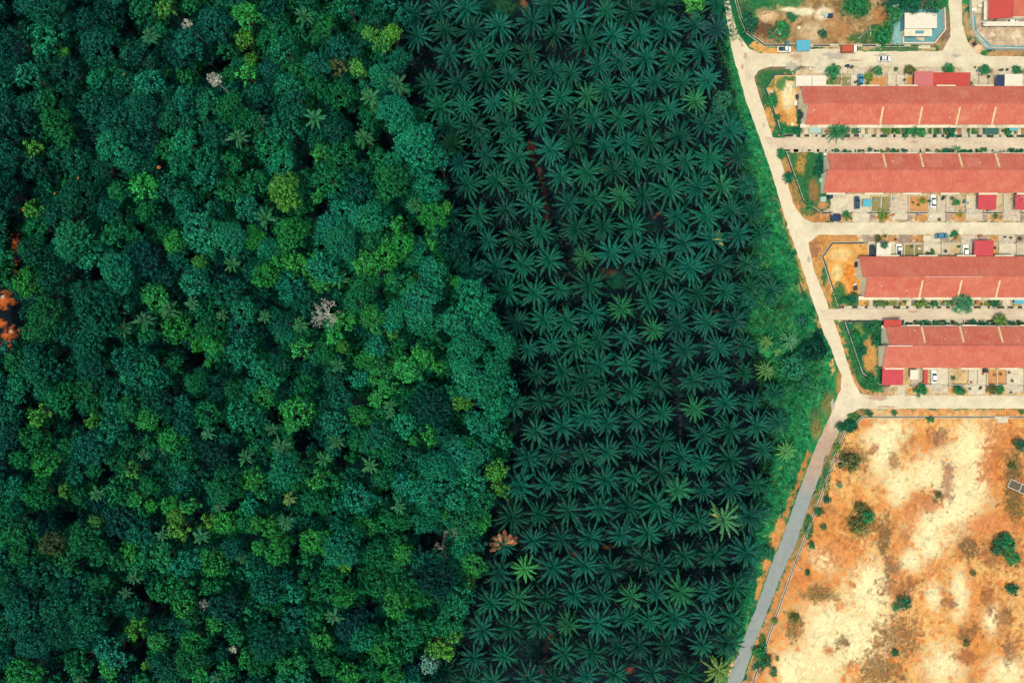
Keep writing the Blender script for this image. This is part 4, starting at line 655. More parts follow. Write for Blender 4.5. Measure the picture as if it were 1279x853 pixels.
tint = np.ones((len(V), 4), np.float32); tint[:, :3] = np.repeat(Ts, 4, 0); me = npmesh('grass', V, F, M_cover); at = me.attributes.new('tint', 'FLOAT_COLOR', 'POINT'); at.data.foreach_set('color', tint.ravel()); g = link('grass', me); g['kind'] = 'stuff'
# ---------------- terrace rows ----------------
def roofmat(name, c, d, amt=.8):
    m, t, b = nodes(name); v = pos(t)
    f = ramp(t, noise(t, 0.22, 5, .7, v), .42, .66, 0, amt); c1 = mix(t, f, c, d)
    f2 = ramp(t, noise(t, 1.1, 5, .75, pos(t, (1, .45, 1))), .5, .75, 0, .7); c1 = mix(t, f2, c1, A(224, 158, 128))
    f3 = ramp(t, noise(t, .8, 4, .7, pos(t, (.5, 1.6, 1))), .55, .8, 0, .6); c1 = mix(t, f3, c1, A(164, 82, 66))
    bk = t.nodes.new('ShaderNodeTexBrick'); t.links.new(pos(t, (3.2, 3.2, 1)), bk.inputs['Vector']); bk.inputs['Scale'].default_value = 1; bk.inputs['Mortar Size'].default_value = .03
    bk.inputs['Color1'].default_value = (1.04, 1.04, 1.04, 1); bk.inputs['Color2'].default_value = (.94, .94, .94, 1); bk.inputs['Mortar'].default_value = (.85, .85, .85, 1)
    c1 = mix(t, 1.0, c1, bk.outputs['Color'], 'MULTIPLY')
    t.links.new(c1, b.inputs['Base Color']); b.inputs['Roughness'].default_value = .85
    w_ = t.nodes.new('ShaderNodeTexWave'); w_.bands_direction = 'X'; w_.inputs['Scale'].default_value = 1.1; t.links.new(v, w_.inputs['Vector']); bump(t, b, w_.outputs['Fac'], .35, .05)
    return m
M_roof = roofmat('clay_tiles', A(210, 104, 78), A(220, 130, 98))
M_red = surf('red_metal_sheet', A(208, 76, 62), A(180, 70, 60), scale=.6, amount=.5, fine=3)
M_crim = surf('crimson_awning', A(214, 78, 82), A(186, 66, 72), scale=.5, amount=.5, fine=3)
M_pink = surf('faded_pink_sheet', A(214, 122, 116), A(190, 100, 98), scale=1, amount=.5, stretch=(4, 1, 1), fine=3)
M_wall = surf('cream_render', A(250, 244, 208), A(196, 186, 150), scale=.5, amount=.5, fine=3)
M_paint = surf('white_parapet', A(246, 222, 164), A(214, 176, 112), scale=.7, amount=.8, fine=3)
M_slab = surf('porch_concrete', A(236, 228, 190), A(188, 176, 144), scale=.5, amount=.8, fine=3.5)
M_slab2 = surf('stained_concrete', A(226, 214, 180), A(176, 158, 132), scale=.7, amount=.9, fine=3.5)
M_yard = surf('yard_wall_render', A(238, 232, 204), A(176, 164, 134), scale=1.2, amount=.7, fine=4)
M_glassd = surf('window_glass', (.03, .05, .06), (.02, .03, .04), rough=.15, bumps=0)
M_door = surf('door_wood', (.16, .09, .05), scale=2)
M_frame = surf('window_frame', (.6, .6, .56), scale=2)
XE = X(1400, 3)
M_repairs = (roofmat('faded_tiles', A(220, 124, 98), A(224, 138, 110)), roofmat('newer_tiles', A(206, 96, 72), A(212, 108, 82)))
rowinfo = []
def terrace(name_label, x_front, x_back, yf, yr, yb, walls, seed, front_south):
    """x in px at eave height; y in px of front eave, ridge, back eave"""
    zf, zr = 3.1, 5.6
    XF, XB = X(x_front, zf), X(x_back, zf); YF, YR, YB = Y(yf, zf), Y(yr, zr), Y(yb, zf)
    s = 1 if YB > YF else -1             # direction front -> back
    root = empty('terrace_row', (XF, YR, 0)); tag(root, name_label, 'terrace houses', 'red-roofed terrace rows')
    r = random.Random(seed); lx = lambda v: v-XF; ly = lambda v: v-YR; E = lx(XE)
    mb = MB(); i = .45
    def gable(x0, x1, ya, yb_, za, zb):
        pts = [(ly(ya), 0), (ly(yb_), 0), (ly(yb_), zb), (ly(ya), za)]
        if (ya-yb_) > 0: pts = pts[::-1]
        mb.xprism(pts, x0, x1)
    gable(.35, E, YF+s*i, YR, zf-.05, zr-.12); gable(lx(XB)+.25, E, YR+s*.003, YB-s*i, zr-.12, zf-.05)
    mb.build('wall', M_wall, root)
    def slope(x0, x1, ya, za, yb_, zb, nm):
        m_ = MB(); th = .14; pts = [(ly(ya), za), (ly(yb_), zb), (ly(yb_), zb+th), (ly(ya), za+th)]
        if ya > yb_: pts = pts[::-1]
        m_.xprism(pts, x0, x1); return m_.build(nm, M_roof, root)
    slope(0, E, YF, zf, YR-s*.004, zr, 'roof'); slope(lx(XB), E, YR+s*.004, zr-.1, YB, zf, 'roof')
    m_ = MB(); m_.box(0.02, -.16, zr+.10, E, .16, zr+.2); rc = m_.build('ridge_cap', M_roof, root)
    for wx_ in walls:                    # white party walls rising through the back slope
        xx = lx(X(wx_, 4.4)); m_ = MB(); ya, yb_ = YR+s*1.1, YB+s*.05; k = .50
        za = zr-.1+(zf-zr+.1)*abs(ya-YR)/abs(YB-YR); zb = zf
        pts = [(ly(ya), za-.3), (ly(yb_), zb-.6), (ly(yb_), zb+k), (ly(ya), za+k)]
        if ya > yb_: pts = pts[::-1]
        m_.xprism(pts, xx-.27, xx+.27); m_.build('party_wall', M_paint, root)
    # canopies, doors and windows of each dwelling
    fy = ly(YF)+s*i; by = ly(YB)-s*i; n = int((E-1)/6.34)
    for j in range(n):
        x0 = .6+j*6.34; mir = j % 2
        dx, wx_ = (x0+1.0, x0+3.2) if mir else (x0+4.3, x0+1.2)
        m_ = MB(); m_.box(dx, fy-s*.05 if s > 0 else fy, 0.05, dx+1.0, fy if s > 0 else fy-s*.05, 2.15); m_.build('door', M_door, root)
        m_ = MB(); m_.box(wx_, min(fy, fy-s*.07), .9, wx_+1.6, max(fy, fy-s*.07), 2.2); w_ = m_.build('window', M_frame, root)
        m_ = MB(); m_.box(wx_+.1, min(fy-s*.07, fy-s*.09), 1.0, wx_+1.5, max(fy-s*.07, fy-s*.09), 2.1); m_.build('pane', M_glassd, w_)
        m_ = MB(); m_.box(x0+2, min(by, by+s*.06), 1.1, x0+3.4, max(by, by+s*.06), 2.1); w_ = m_.build('window', M_frame, root)
        if j % 2 == (seed % 2): m_ = MB(); m_.box(x0+.4, min(fy-s*1.0, fy+s*.3), 2.72, x0+6.7, max(fy-s*1.0, fy+s*.3), 2.86); m_.build('canopy', M_wall, root)
        if r.random() < .6: m_ = MB(); m_.box(x0+r.uniform(.5, 3), min(by+s*.01, by+s*1.1), 2.5, x0+r.uniform(4, 6), max(by+s*.01, by+s*1.1), 2.62); m_.build('canopy', M_slab2 if r.random() < .5 else M_wall, root)
    for q_ in range(6):                  # replaced and faded roof sections
        fr_ = r.random() < .5; ya, za, yb_, zb = (YF, zf, YR, zr) if fr_ else (YB, zf, YR, zr-.1); u0 = r.uniform(.03, .5); u1 = min(.94, u0+r.uniform(.15, .5)); x0 = r.uniform(2, E-8); x1 = x0+r.uniform(1.2, 5)
        P_a, P_b = (ly(ya+(yb_-ya)*u0), za+(zb-za)*u0+.165), (ly(ya+(yb_-ya)*u1), za+(zb-za)*u1+.165); m_ = MB(); v_ = [(x0, *P_a), (x1, *P_a), (x1, *P_b), (x0, *P_b)]
        m_.add(v_, [(0, 1, 2, 3) if P_b[0] > P_a[0] else (3, 2, 1, 0)]); m_.build('roof_repair', M_repairs[q_ % 2], root)
    for q_ in range(5):
        x0 = r.uniform(3, E-4); u0 = r.uniform(.15, .8); y0 = ly(YB+(YR-YB)*u0); z0 = zf+(zr-.1-zf)*u0; m_ = MB(); m_.tube((x0, y0, z0), (x0, y0, z0+.55), .11, .11, 8); m_.tube((x0, y0, z0+.55), (x0, y0, z0+.62), .2, .16, 8); m_.build('vent_pipe', M_wall, root)
    m_ = MB(); m_.box(.2, min(by, by+s*1.25), 2.30, E, max(by, by+s*.9), 2.42); m_.build('eaves_ledge', M_wall, root)
    return root
terrace('long red-tiled terrace row directly below the top street', 1000, 1006, 108, 129.5, 156, [1101, 1149.5, 1196.5, 1241, 1290], 1, False)
terrace('long red-tiled terrace row with the blue car in front, second from top', 1029, 1033, 241, 213, 192, [1104.5, 1151, 1199.5, 1245.5, 1294], 2, True)
t3 = terrace('long red-tiled terrace row whose front yards face up, third from top', 1073, 1079, 320.5, 346, 371.5, [1150, 1198.5, 1246, 1294], 3, False)
t4 = terrace('long red-tiled terrace row nearest the bare field', 1102, 1106, 459.5, 432, 408, [1153, 1201, 1249.5, 1296], 4, True)
def boxpx(mb, x0, y0, x1, y1, z0, z1, loc=None):
    lx, ly = (loc if loc else (0, 0)); mb.box(X(x0, z1)-lx, Y(y1, z1)-ly, z0, X(x1, z1)-lx, Y(y0, z1)-ly, z1); return mb
def awning(x0, y0, x1, y1, mat, label, z=2.7, ribs=True, cat='awning', name='porch_awning', tilt=.25):
    cx, cy = X((x0+x1)/2, z), Y((y0+y1)/2, z); r = empty(name, (cx, cy, 0)); tag(r, label, cat); w_, h_ = (x1-x0)*S*(1-z/H)/2, (y1-y0)*S*(1-z/H)/2
    m_ = MB(); m_.xprism([(-h_, z-tilt), (h_, z), (h_, z+.07), (-h_, z-tilt+.07)], -w_, w_); m_.build('roof_sheet', mat, r)
    if ribs:
        m_ = MB(); k = max(2, int(w_*2/.9))
        for i in range(k+1): x = -w_+.05+i*(2*w_-.1)/k; m_.xprism([(-h_, z-tilt+.072), (h_, z+.072), (h_, z+.13), (-h_, z-tilt+.13)], x-.04, x+.04)
        m_.build('rib', mat, r)['kind'] = 'stuff'
    for sx in (-1, 1):
        for sy in (-1, 1): m_ = MB(); m_.tube((sx*(w_-.12), sy*(h_-.12), 0), (sx*(w_-.12), sy*(h_-.12), z-tilt+.02 if sy < 0 else z-.02), .06, .05, 6); m_.build('post', M_frame, r)
    return r
M_white = surf('white_sheet', A(246, 240, 212), A(218, 208, 176), scale=.8, amount=.5)
M_turq = surf('turquoise_tarpaulin', A(92, 192, 206), A(70, 160, 178), scale=1.5, amount=.6)
M_navy = surf('navy_tarpaulin', A(30, 62, 100), A(20, 42, 70), scale=1.5, amount=.6)
M_aqua = surf('pale_aqua_sheet', A(178, 214, 194), A(150, 190, 176), scale=1, amount=.6)
awning(1142, 89.5, 1166, 108.5, M_pink, 'faded pink sheet roof beside the brighter red one by the top street')
awning(1165.5, 91, 1212, 109.5, M_red, 'wide bright red sheet roof built out toward the top street')
awning(1255, 93, 1277, 112, M_white, 'large white canopy beside the narrow navy one below the top street')
awning(1245, 94, 1254, 109.5, M_navy, 'narrow navy canopy left of the large white canopy', ribs=False)
awning(994.5, 95, 1014, 107.5, M_white, 'pale porch roof left of the thin divider at the west end of first row', ribs=False); awning(1014.6, 95, 1032, 107.5, M_white, 'pale porch roof second from the west end of the first row', ribs=False)
awning(1222, 242.5, 1244.5, 262, M_crim, 'crimson porch awning of the second row with open yards both sides')
awning(1268, 243.5, 1290, 262, M_crim, 'red porch awning cut by the right edge of the photo')
awning(1217, 300.5, 1241, 321, M_crim, 'crimson awning jutting up from the third row toward the street')
awning(1102, 459, 1128, 481, M_crim, 'crimson awning on the lower left corner of the fourth row')
awning(1104, 399.5, 1126, 409, M_red, 'red lean-to roof on the upper left corner of the fourth row', z=3.0)
awning(1154, 460, 1159, 479, M_red, 'narrow red strip roof between white yards of the fourth row', ribs=False)
awning(1137, 462, 1147, 474, M_white, 'small white canopy in front of the fourth row left of the red strip', ribs=False)
awning(1095, 303.5, 1113, 321, M_white, 'white porch roof with a small tree beside it before the third row', ribs=False)
awning(1078, 249.5, 1089, 258, M_turq, 'small bright turquoise canopy in front of the second row', z=2.4, ribs=False)
awning(1261, 157.5, 1271, 163, M_turq, 'small turquoise sheet roof behind the first row near the right edge', z=2.2, ribs=False)
awning(1267.5, 371.5, 1279, 379.5, M_turq, 'turquoise sheet roof behind the third row at the right edge', z=2.3, ribs=False)
awning(1011, 157.5, 1026, 166, M_aqua, 'pale aqua sheet over the back yard at the west end of first row', z=2.2, ribs=False)
awning(1230, 158, 1247, 168, surf('dark_green_net', (.02, .09, .07)), 'dark green shade net behind the first row', z=2.1, ribs=False, cat='shade net', name='shade_net')
awning(995, 50.5, 1012, 63.5, M_turq, 'turquoise-roofed roadside stall on the edge of the top street', z=2.6, ribs=True, cat='stall', name='roadside_stall')
awning(1045, 84.5, 1058, 92, M_slab2, 'grey flat shelter left of the green bush below the top street', z=2.3, ribs=False, cat='shelter', name='shelter')
# ridge flashing and ledges of the fourth row
m_ = MB(); m_.box(0.3, -.12, 5.82, X(1139, 5.6)-X(1102, 3.1), .14, 5.9); f_ = m_.build('ridge_flashing', M_white, t4)
m_ = MB(); m_.box(X(1155, 5.6)-X(1073, 3.1), -.05, 5.82, X(1227, 5.6)-X(1073, 3.1), .05, 5.87); m_.build('ridge_flashing', M_white, t3)
# porch slabs, driveways, garden plots and yard walls
def paving(x0, y0, x1, y1, mat=M_slab, z=.05, nm='paving'):
    m_ = MB(); boxpx(m_, x0, y0, x1, y1, -.02, z); return struct(m_.build(nm, mat))
rp = random.Random(3)
def yards(x0, y0, y1, per, label, outward, seed, thick=.11, first=0):
    """one connected set of low yard walls: front line plus dividers between dwellings"""
    r = random.Random(seed); root = MB(); x = x0; bx_, by_ = X(x0), Y((y0+y1)/2)
    yl = y1 if outward > 0 else y0; k = 0
    walls = empty('yard_wall', (bx_, by_, 0)); tag(walls, label, 'wall', 'low yard walls')
    div = MB(); fr = MB(); pl = MB()
    while x < 1400:
        gx0, gx1 = x, x+per*.52; px0, px1 = gx1, x+per           # garden, porch
        for q in (gx0, gx1, (px0+px1)/2 if k % 2 else (gx0+gx1)/2): div.box(X(q)-bx_-thick, Y(y1)-by_+.12, 0, X(q)-bx_+thick, Y(y0)-by_-.12, .8)
        fr.box(X(gx0)-bx_+thick, Y(yl)-by_-.1, 0, X(gx1)-bx_-thick, Y(yl)-by_+.1, .7)
        for q in (px0, px1-.1): pl.box(X(q)-bx_-.2, Y(yl)-by_-.22, 0, X(q)-bx_+.2, Y(yl)-by_+.22, 1.1)
        paving(px0+.5, y0, px1-.5, y1, M_slab if r.random() < .7 else M_slab2)
        if r.random() < .3: paving(gx0+.6, y0+.6, (gx0+gx1)/2-.4, y1-1, M_slab2, .045)
        elif r.random() < .9:
            m_ = MB(); boxpx(m_, gx0+.7, y0+2, gx1-.7, y1-.8, -.02, .03); struct(m_.build('garden_soil', M_soil if k % 3 else M_soilg))
        dy = 6.5 if abs(y1-y0) > 10 else 4; 
        if outward > 0: paving(px0+.8, yl+.6, px1-.8, yl+r.uniform(9, 12.5), M_slab2 if r.random() < .6 else M_slab, .06, 'driveway')
        else: paving(px0+.8, yl-r.uniform(8.5, 10.5), px1-.8, yl-.6, M_slab2 if r.random() < .6 else M_slab, .06, 'driveway')
        x += per; k += 1
    div.build('divider_wall', M_yard, walls); fr.build('front_wall', M_yard, walls); pl.build('gate_pillar', M_yard, walls)['kind'] = 'stuff'
M_soil = surf('garden_soil', A(226, 168, 96), A(176, 118, 70), scale=1.2, amount=.9, fine=3); M_soilg = surf('weedy_soil', A(170, 150, 92), A(84, 122, 66), scale=1.6, amount=.9, fine=3)
yards(1038, 94, 108, 46, 'low cream yard walls dividing the front yards of the first row', -1, 1)
yards(1087, 244, 265, 47, 'low cream yard walls dividing the front yards of the second row', 1, 2)
yards(1128, 304, 320, 47, 'low cream yard walls dividing the front yards of the third row', -1, 3)
yards(1137.5, 460, 480.5, 47, 'low cream yard walls dividing the front yards of the fourth row', 1, 4)
for q in ((993, 94, 1037, 108), (1038, 243, 1087, 266), (1084, 302, 1118, 320), (1112, 481, 1135, 482.5)): paving(*q, M_slab, .045)
for q in ((1064.5, 266.5, 1086, 277.5), (1018, 70, 1034, 92), (1122, 483, 1130, 494)): paving(*q, M_slab, .06, 'driveway')
def backyards(x0, y0, y1, per, label, seed):
    r = random.Random(seed); bx_, by_ = X(x0), Y((y0+y1)/2); walls = empty('yard_wall', (bx_, by_, 0)); tag(walls, label, 'wall', 'low yard walls'); div = MB(); x = x0
    while x < 1400:
        div.box(X(x)-bx_-.09, Y(y1)-by_+.1, 0, X(x)-bx_+.09, Y(y0)-by_-.1, .8)
        if r.random() < .55: paving(x+.6, y0+.2, x+per*r.uniform(.4, .95), y1-.4, M_slab2 if r.random() < .5 else M_slab)
        x += per*r.uniform(.9, 1.1)
    div.build('divider_wall', M_yard, walls)
backyards(1003, 160, 169, 11.7, 'short cream walls dividing the back yards of the first row', 1); backyards(1072, 374, 383, 11.7, 'short cream walls dividing the back yards of the third row', 2)
backyards(1040, 189.5, 192, 11.7, 'short cream wall stubs behind the second row', 3); backyards(1128, 402.5, 407, 11.7, 'short cream wall stubs behind the fourth row', 4)

# ---------------- blue yard house and top right house ----------------
M_bluewall = surf('blue_render', A(96, 168, 182), A(70, 136, 150), scale=.6, amount=.6); M_bluecourt = surf('blue_paving', A(112, 180, 180), A(80, 146, 150), scale=.7, amount=.7, fine=3)
M_bluecourt2 = surf('light_blue_paving', A(150, 198, 190), A(96, 160, 164), scale=.9, amount=.7, fine=3)
z = 3.4; hx, hy = X(1150, z), Y(26, z); root = empty('flat_roofed_house', (hx, hy, 0)); tag(root, 'small blue-walled house with a flat cream roof in a blue paved yard', 'house')
W_, D_ = 39.5*S/2, 19*S/2
MB().box(-W_+.4, -D_+.35, 0, W_-.3, D_-.3, 3.25).build('wall', M_bluewall, root); MB().box(-W_, -D_, 3.26, W_, D_, 3.5).build('roof', M_white, root)
MB().box(-W_, -D_-.02, 3.5, W_, -D_+.25, 3.62).build('parapet', M_frame, root); m_ = MB(); m_.box(-W_+.3, -D_-2.3, 2.55, W_-1.2, -D_+.3, 2.7); m_.build('porch_roof', M_wall, root); m_ = MB(); m_.box(-1.4, -D_-1.5, 2.72, 1.3, -D_-.6, 2.95); m_.build('skylight', M_bluewall, root)
for x_ in (-W_+.6, W_-1.6, 0): m_ = MB(); m_.tube((x_, -D_-2.0, 0), (x_, -D_-2.0, 2.55), .1, .1, 8); m_.build('post', M_frame, root)
m_ = MB(); m_.box(.2, -D_+.29, .05, 1.2, -D_+.345, 2.2); m_.build('door', M_door, root)
for x_ in (-4, 2.2): m_ = MB(); m_.box(x_, -D_+.28, .9, x_+1.6, -D_+.345, 2.1); w_ = m_.build('window', M_frame, root); m_ = MB(); m_.box(x_+.1, -D_+.26, 1, x_+1.5, -D_+.278, 2); m_.build('pane', M_glassd, w_)
def polypx(name, pts, z, mat): return struct(MB().slab([(X(a_), Y(b_)) for a_, b_ in pts][::-1], -.02, z).build(name, mat))
polypx('blue_court', [(1126, 12), (1177, 12), (1177.5, 38), (1164, 55.5), (1126, 55.5)], .06, M_bluecourt); polypx('blue_court', [(1113, 24), (1125.6, 22), (1125.6, 55.5), (1114.5, 55.5)], .05, M_bluecourt2)
polypx('paving', [(1140, 40), (1156, 40), (1154, 52), (1146, 50)], .075, M_slab)
polypx('blue_court', [(1214, 20), (1218, 20), (1220, 40), (1238, 57), (1400, 60), (1400, 63), (1233, 60), (1216, 41)], .05, M_bluecourt); polypx('paving', [(1213, -50), (1236, -50), (1234, 31), (1279, 33), (1420, 33), (1420, 30), (1400, 30), (1232, 31), (1230, 18), (1213, 18)], .06, M_slab)
bw = empty('boundary_wall', (X(1126), Y(56), 0)); tag(bw, 'pale low wall enclosing the blue paved yard', 'wall'); L = [(X(a_)-X(1126), Y(b_)-Y(56)) for a_, b_ in ((1125.6, 28), (1125.6, 56), (1164.5, 56), (1178, 39), (1177, 12))]
m_ = MB(); band(m_, L, -.12, .12, 0, 1.3); m_.build('wall', M_yard, bw); m_ = MB(); band(m_, L, -.16, .16, 1.303, 1.38); m_.build('coping', M_white, bw); paving(1147, 57, 1162, 61, M_slab, .07, 'driveway')
z = 3.2; root = empty('red_roofed_house', (X(1234.5, z), Y(0, z), 0)); tag(root, 'red-roofed house cut by the top right corner of the photo', 'house'); k = S*(1-z/H)
m_ = MB(); m_.box(.2, -22*k, 0, 40, 30, 3.0); m_.build('wall', M_wall, root)
m_ = MB(); m_.slab([(0, -24.5*k), (30*k, -22.5*k), (30*k, 30), (0, 30)], 3.2, 3.4); m_.build('roof', M_red, root); m_ = MB(); m_.slab([(30*k+.02, -21*k), (150*k, -23*k), (150*k, 30), (30*k+.02, 30)], 3.42, 3.6); m_.build('roof', M_roof, root)
m_ = MB(); m_.box(-3.2*k, -24*k, 2.2, -.02, 0, 2.4); m_.build('canopy', M_wall, root); m_ = MB(); m_.box(-3.5*k, -31*k, 2.0, 150*k, -25.4*k, 2.2); m_.build('porch_roof', M_white, root)
for x_ in (1, 8, 15): m_ = MB(); m_.tube((x_, -30.5*k, 0), (x_, -30.5*k, 2.0), .1, .1, 8); m_.build('post', M_frame, root)
m_ = MB(); m_.box(3, -22*k-.06, .05, 4, -22*k, 2.1); m_.build('door', M_door, root)
bw = empty('boundary_wall', (X(1213), Y(40), 0)); tag(bw, 'pale wall with a cut corner round the top right house yard', 'wall'); L = [(X(a_)-X(1213), Y(b_)-Y(40)) for a_, b_ in ((1210.5, -40), (1211.5, 17), (1214, 41), (1231, 61), (1400, 65.5))]
m_ = MB(); band(m_, L, -.1, .1, 0, 1.2); m_.build('wall', M_yard, bw)
w2 = empty('yard_wall', (X(1230), Y(18), 0)); tag(w2, 'short pale wall dividing the yard left of the top right house', 'wall', 'low yard walls'); m_ = MB(); band(m_, [(X(1213)-X(1230), 0), (0, 0), (X(1231)-X(1230), Y(32)-Y(18)), (X(1300)-X(1230), Y(33.5)-Y(18))], -.08, .08, 0, .9); m_.build('wall', M_yard, w2)

# ---------------- vehicles ----------------
M_tyre = surf('tyre', (.02, .02, .02)); M_glass = surf('car_glass', (.02, .035, .05), (.03, .05, .06), rough=.1, bumps=0)
def paint(name, c): 
    m_, t_, b_ = nodes(name); b_.inputs['Base Color'].default_value = (*c, 1); b_.inputs['Roughness'].default_value = .3; b_.inputs['Coat Weight'].default_value = .4; return m_
P_ = {'silver': paint('silver_paint', (.55, .58, .55)), 'white': paint('white_paint', (.75, .76, .70)), 'navy': paint('navy_paint', (.02, .055, .11)), 'blue': paint('blue_paint', (.04, .17, .24)), 'black': paint('black_paint', (.02, .03, .045)), 'red': paint('red_paint', (.5, .10, .06))}
def loft(secs, mat, name, parent):       # sections along x: (x, halfwidth, z0, z1)
    V, F = [], []
    for x, w_, z0, z1 in secs: V += [(x, -w_, z0), (x, w_, z0), (x, w_*.93, z1), (x, -w_*.93, z1)]
    for i in range(len(secs)-1):
        a_ = 4*i
        for j in range(4): F.append((a_+j, a_+(j+1) % 4, a_+4+(j+1) % 4, a_+4+j))
    F += [(3, 2, 1, 0), (len(V)-4, len(V)-3, len(V)-2, len(V)-1)]
    m_ = MB(); m_.v = V; m_.f = [f[::-1] for f in F]; return m_.build(name, mat, parent, .05)
def wheels(root, xs_, w_, r_=.32):
    for x in xs_:
        for s_ in (-1, 1): m_ = MB(); m_.tube((x, s_*(w_-.2), r_), (x, s_*w_, r_), r_, r_, 12); wh = m_.build('wheel', M_tyre, root); m_ = MB(); m_.tube((x, s_*(w_-.02), r_), (x, s_*(w_+.015), r_), r_*.55, r_*.5, 10); m_.build('rim', M_frame, wh)
def car(px_, py_, rot, colr, label, L_=4.3, kind='car', name='parked_car'):
    r = empty(name, (X(px_, 1), Y(py_, 1), .06), math.radians(rot)); tag(r, label, kind, 'vehicles parked along the houses'); p = P_[colr]; h = L_/2
    if kind == 'pickup truck':
        loft([(-h, .82, .4, .95), (-h+.1, .86, .35, 1.0), (.0, .88, .3, 1.0), (h-1.3, .88, .3, 1.02), (h-.15, .84, .3, .88), (h, .76, .4, .75)], p, 'body', r)
        m_ = MB(); m_.box(-h+.18, -.70, 1.004, -.25, .70, 1.05); m_.build('load_bed', M_glass, r)
        loft([(-.2, .74, 1.0, 1.25), (.0, .74, 1.0, 1.62), (.9, .72, 1.0, 1.62), (1.45, .74, 1.0, 1.1)], M_glass, 'glass', r); m_ = MB(); m_.box(.02, -.62, 1.622, .92, .62, 1.67); m_.build('cab_roof', p, r)
    else:
        loft([(-h, .72, .45, .85), (-h+.12, .82, .32, .95), (-h+.6, .86, .25, 1.0), (h-1.2, .87, .25, .98), (h-.2, .80, .28, .8), (h, .68, .4, .68)], p, 'body', r)
        loft([(-h+.35, .70, .95, 1.0), (-h+.95, .68, .95, 1.40), (.25, .68, .95, 1.42), (h-1.15, .72, .92, .98)], M_glass, 'glass', r)
        m_ = MB(); m_.box(-h+.95, -.60, 1.405, .28, .60, 1.46); m_.build('roof', p, r, .03)
        for s_ in (-1, 1):
            m_ = MB(); m_.box(h-.12, s_*.55-.14, .55, h+.01, s_*.55+.14, .7); m_.build('headlight', M_white, r)
    wheels(r, (-h+.8, h-.85), .86); return r
car(1105.5, 73.5, 0, 'silver', 'silver car parked on the top street left of the side road'); car(1075, 100, 90, 'blue', 'blue car standing nose-in below the top street, between bushes'); car(1265, 28, 0, 'silver', 'silver car by the top right house'); car(1071, 253, 90, 'navy', 'navy blue car in front of the second row beside the turquoise canopy')
car(1166, 251, 90, 'white', 'white car nose-in on a porch of the second row'); car(1090, 313.5, 90, 'black', 'dark car left of the white porch roof before the third row'); car(1123, 313, 90, 'white', 'white pickup before the third row right of the white porch roof', 4.6, 'pickup truck', 'pickup_truck')
car(1206.5, 313.5, 90, 'white', 'white car with dark glass left of the crimson awning of the third row'); car(1176.5, 294.5, 3, 'blue', 'teal-blue car parked on the verge above the third row'); car(1167, 470, 90, 'white', 'white car in front of the fourth row right of the red strip'); car(980, 61.5, 0, 'white', 'white pickup beside the turquoise-roofed stall', 4.5, 'pickup truck', 'pickup_truck')
car(1277, 313, 90, 'silver', 'silver car cut by the right edge before the third row') if False else None
m_ = empty('covered_car', (X(1045, 1.3), Y(271.5, 1.3), .06)); tag(m_, 'car under a dark navy cover on the verge of the second row', 'car'); loft([(-1.7, 1.1, .1, .8), (-1.2, 1.15, .05, 1.1), (-.5, 1.15, .05, 1.45), (.7, 1.15, .05, 1.4), (1.3, 1.15, .05, 1.0), (1.7, 1.1, .1, .8)], M_navy, 'cover', m_); wheels(m_, (-1.1, 1.1), 1.0, .3)
r = empty('tipper_truck', (X(1061, 1.5), Y(61.5, 1.5), .06)); tag(r, 'small truck with a rust-red load box and white cab on the top street', 'truck')
m_ = MB(); m_.box(-2.7, -1.1, .75, 1.25, 1.1, .9); m_.build('chassis', M_glass, r); m_ = MB()
for q in ((-2.7, -1.1, .9, 1.25, -1.02, 2.1), (-2.7, 1.02, .9, 1.25, 1.1, 2.1), (-2.7, -1.02, .9, -2.62, 1.02, 2.1), (1.17, -1.02, .9, 1.25, 1.02, 2.1), (-2.62, -1.02, .9, 1.17, 1.02, 1.85)): m_.box(*q)
m_.build('load_box', surf('rusty_red_load', A(206, 96, 62), A(168, 74, 50), scale=1.5, amount=.7), r); loft([(1.35, 1.0, .45, 1.95), (2.1, 1.0, .45, 2.0), (2.6, .98, .45, 1.3), (2.75, .95, .5, 1.1)], P_['white'], 'cab', r); m_ = MB(); m_.box(2.12, -.85, 1.35, 2.62, .85, 1.75) ; m_.build('windscreen', M_glass, r); wheels(r, (-1.7, 1.9), 1.02, .42)
# ---------------- street lamps ----------------
M_steel = surf('galvanised_steel', A(214, 218, 200), A(170, 176, 164), scale=2, rough=.5, metal=.2)
def lamp(px_, py_, ang, label, h=7.2):
    r = empty('street_lamp', (X(px_), Y(py_), 0), math.radians(ang)); tag(r, label, 'street lamp', 'street lamps'); m_ = MB(); m_.tube((0, 0, 0), (0, 0, h), .17, .11, 8); m_.build('pole', M_steel, r)
    m_ = MB(); m_.tube((0, 0, h-.05), (1.0, 0, h+.25), .09, .06, 6); m_.tube((1.0, 0, h+.25), (1.7, 0, h+.3), .06, .06, 6); m_.build('arm', M_steel, r); m_ = MB(); m_.box(1.5, -.16, h+.2, 2.2, .16, h+.36); m_.build('lamp_head', M_steel, r, .03); m_ = MB(); m_.tube((0, 0, 0), (0, 0, .5), .3, .24, 8); m_.build('base', M_conc, r)
lamp(990, 92, 90, 'street lamp by the west end of the first row, below the top street'); lamp(960, 49, -60, 'street lamp among bushes inside the top left plot corner'); lamp(1073, 48, -90, 'street lamp above the red truck on the top street'); lamp(1214, 40, 180, 'street lamp at the cut corner of the top right yard')
lamp(1089.5, 91, 90, 'street lamp in front of the first row left of the pink roof'); lamp(1025, 266, -80, 'street lamp on the bend of the drain round the second row'); lamp(1196, 265.5, -90, 'street lamp before the second row left of the crimson awning'); lamp(1262, 250, -90, 'street lamp before the second row near the right edge', 6)
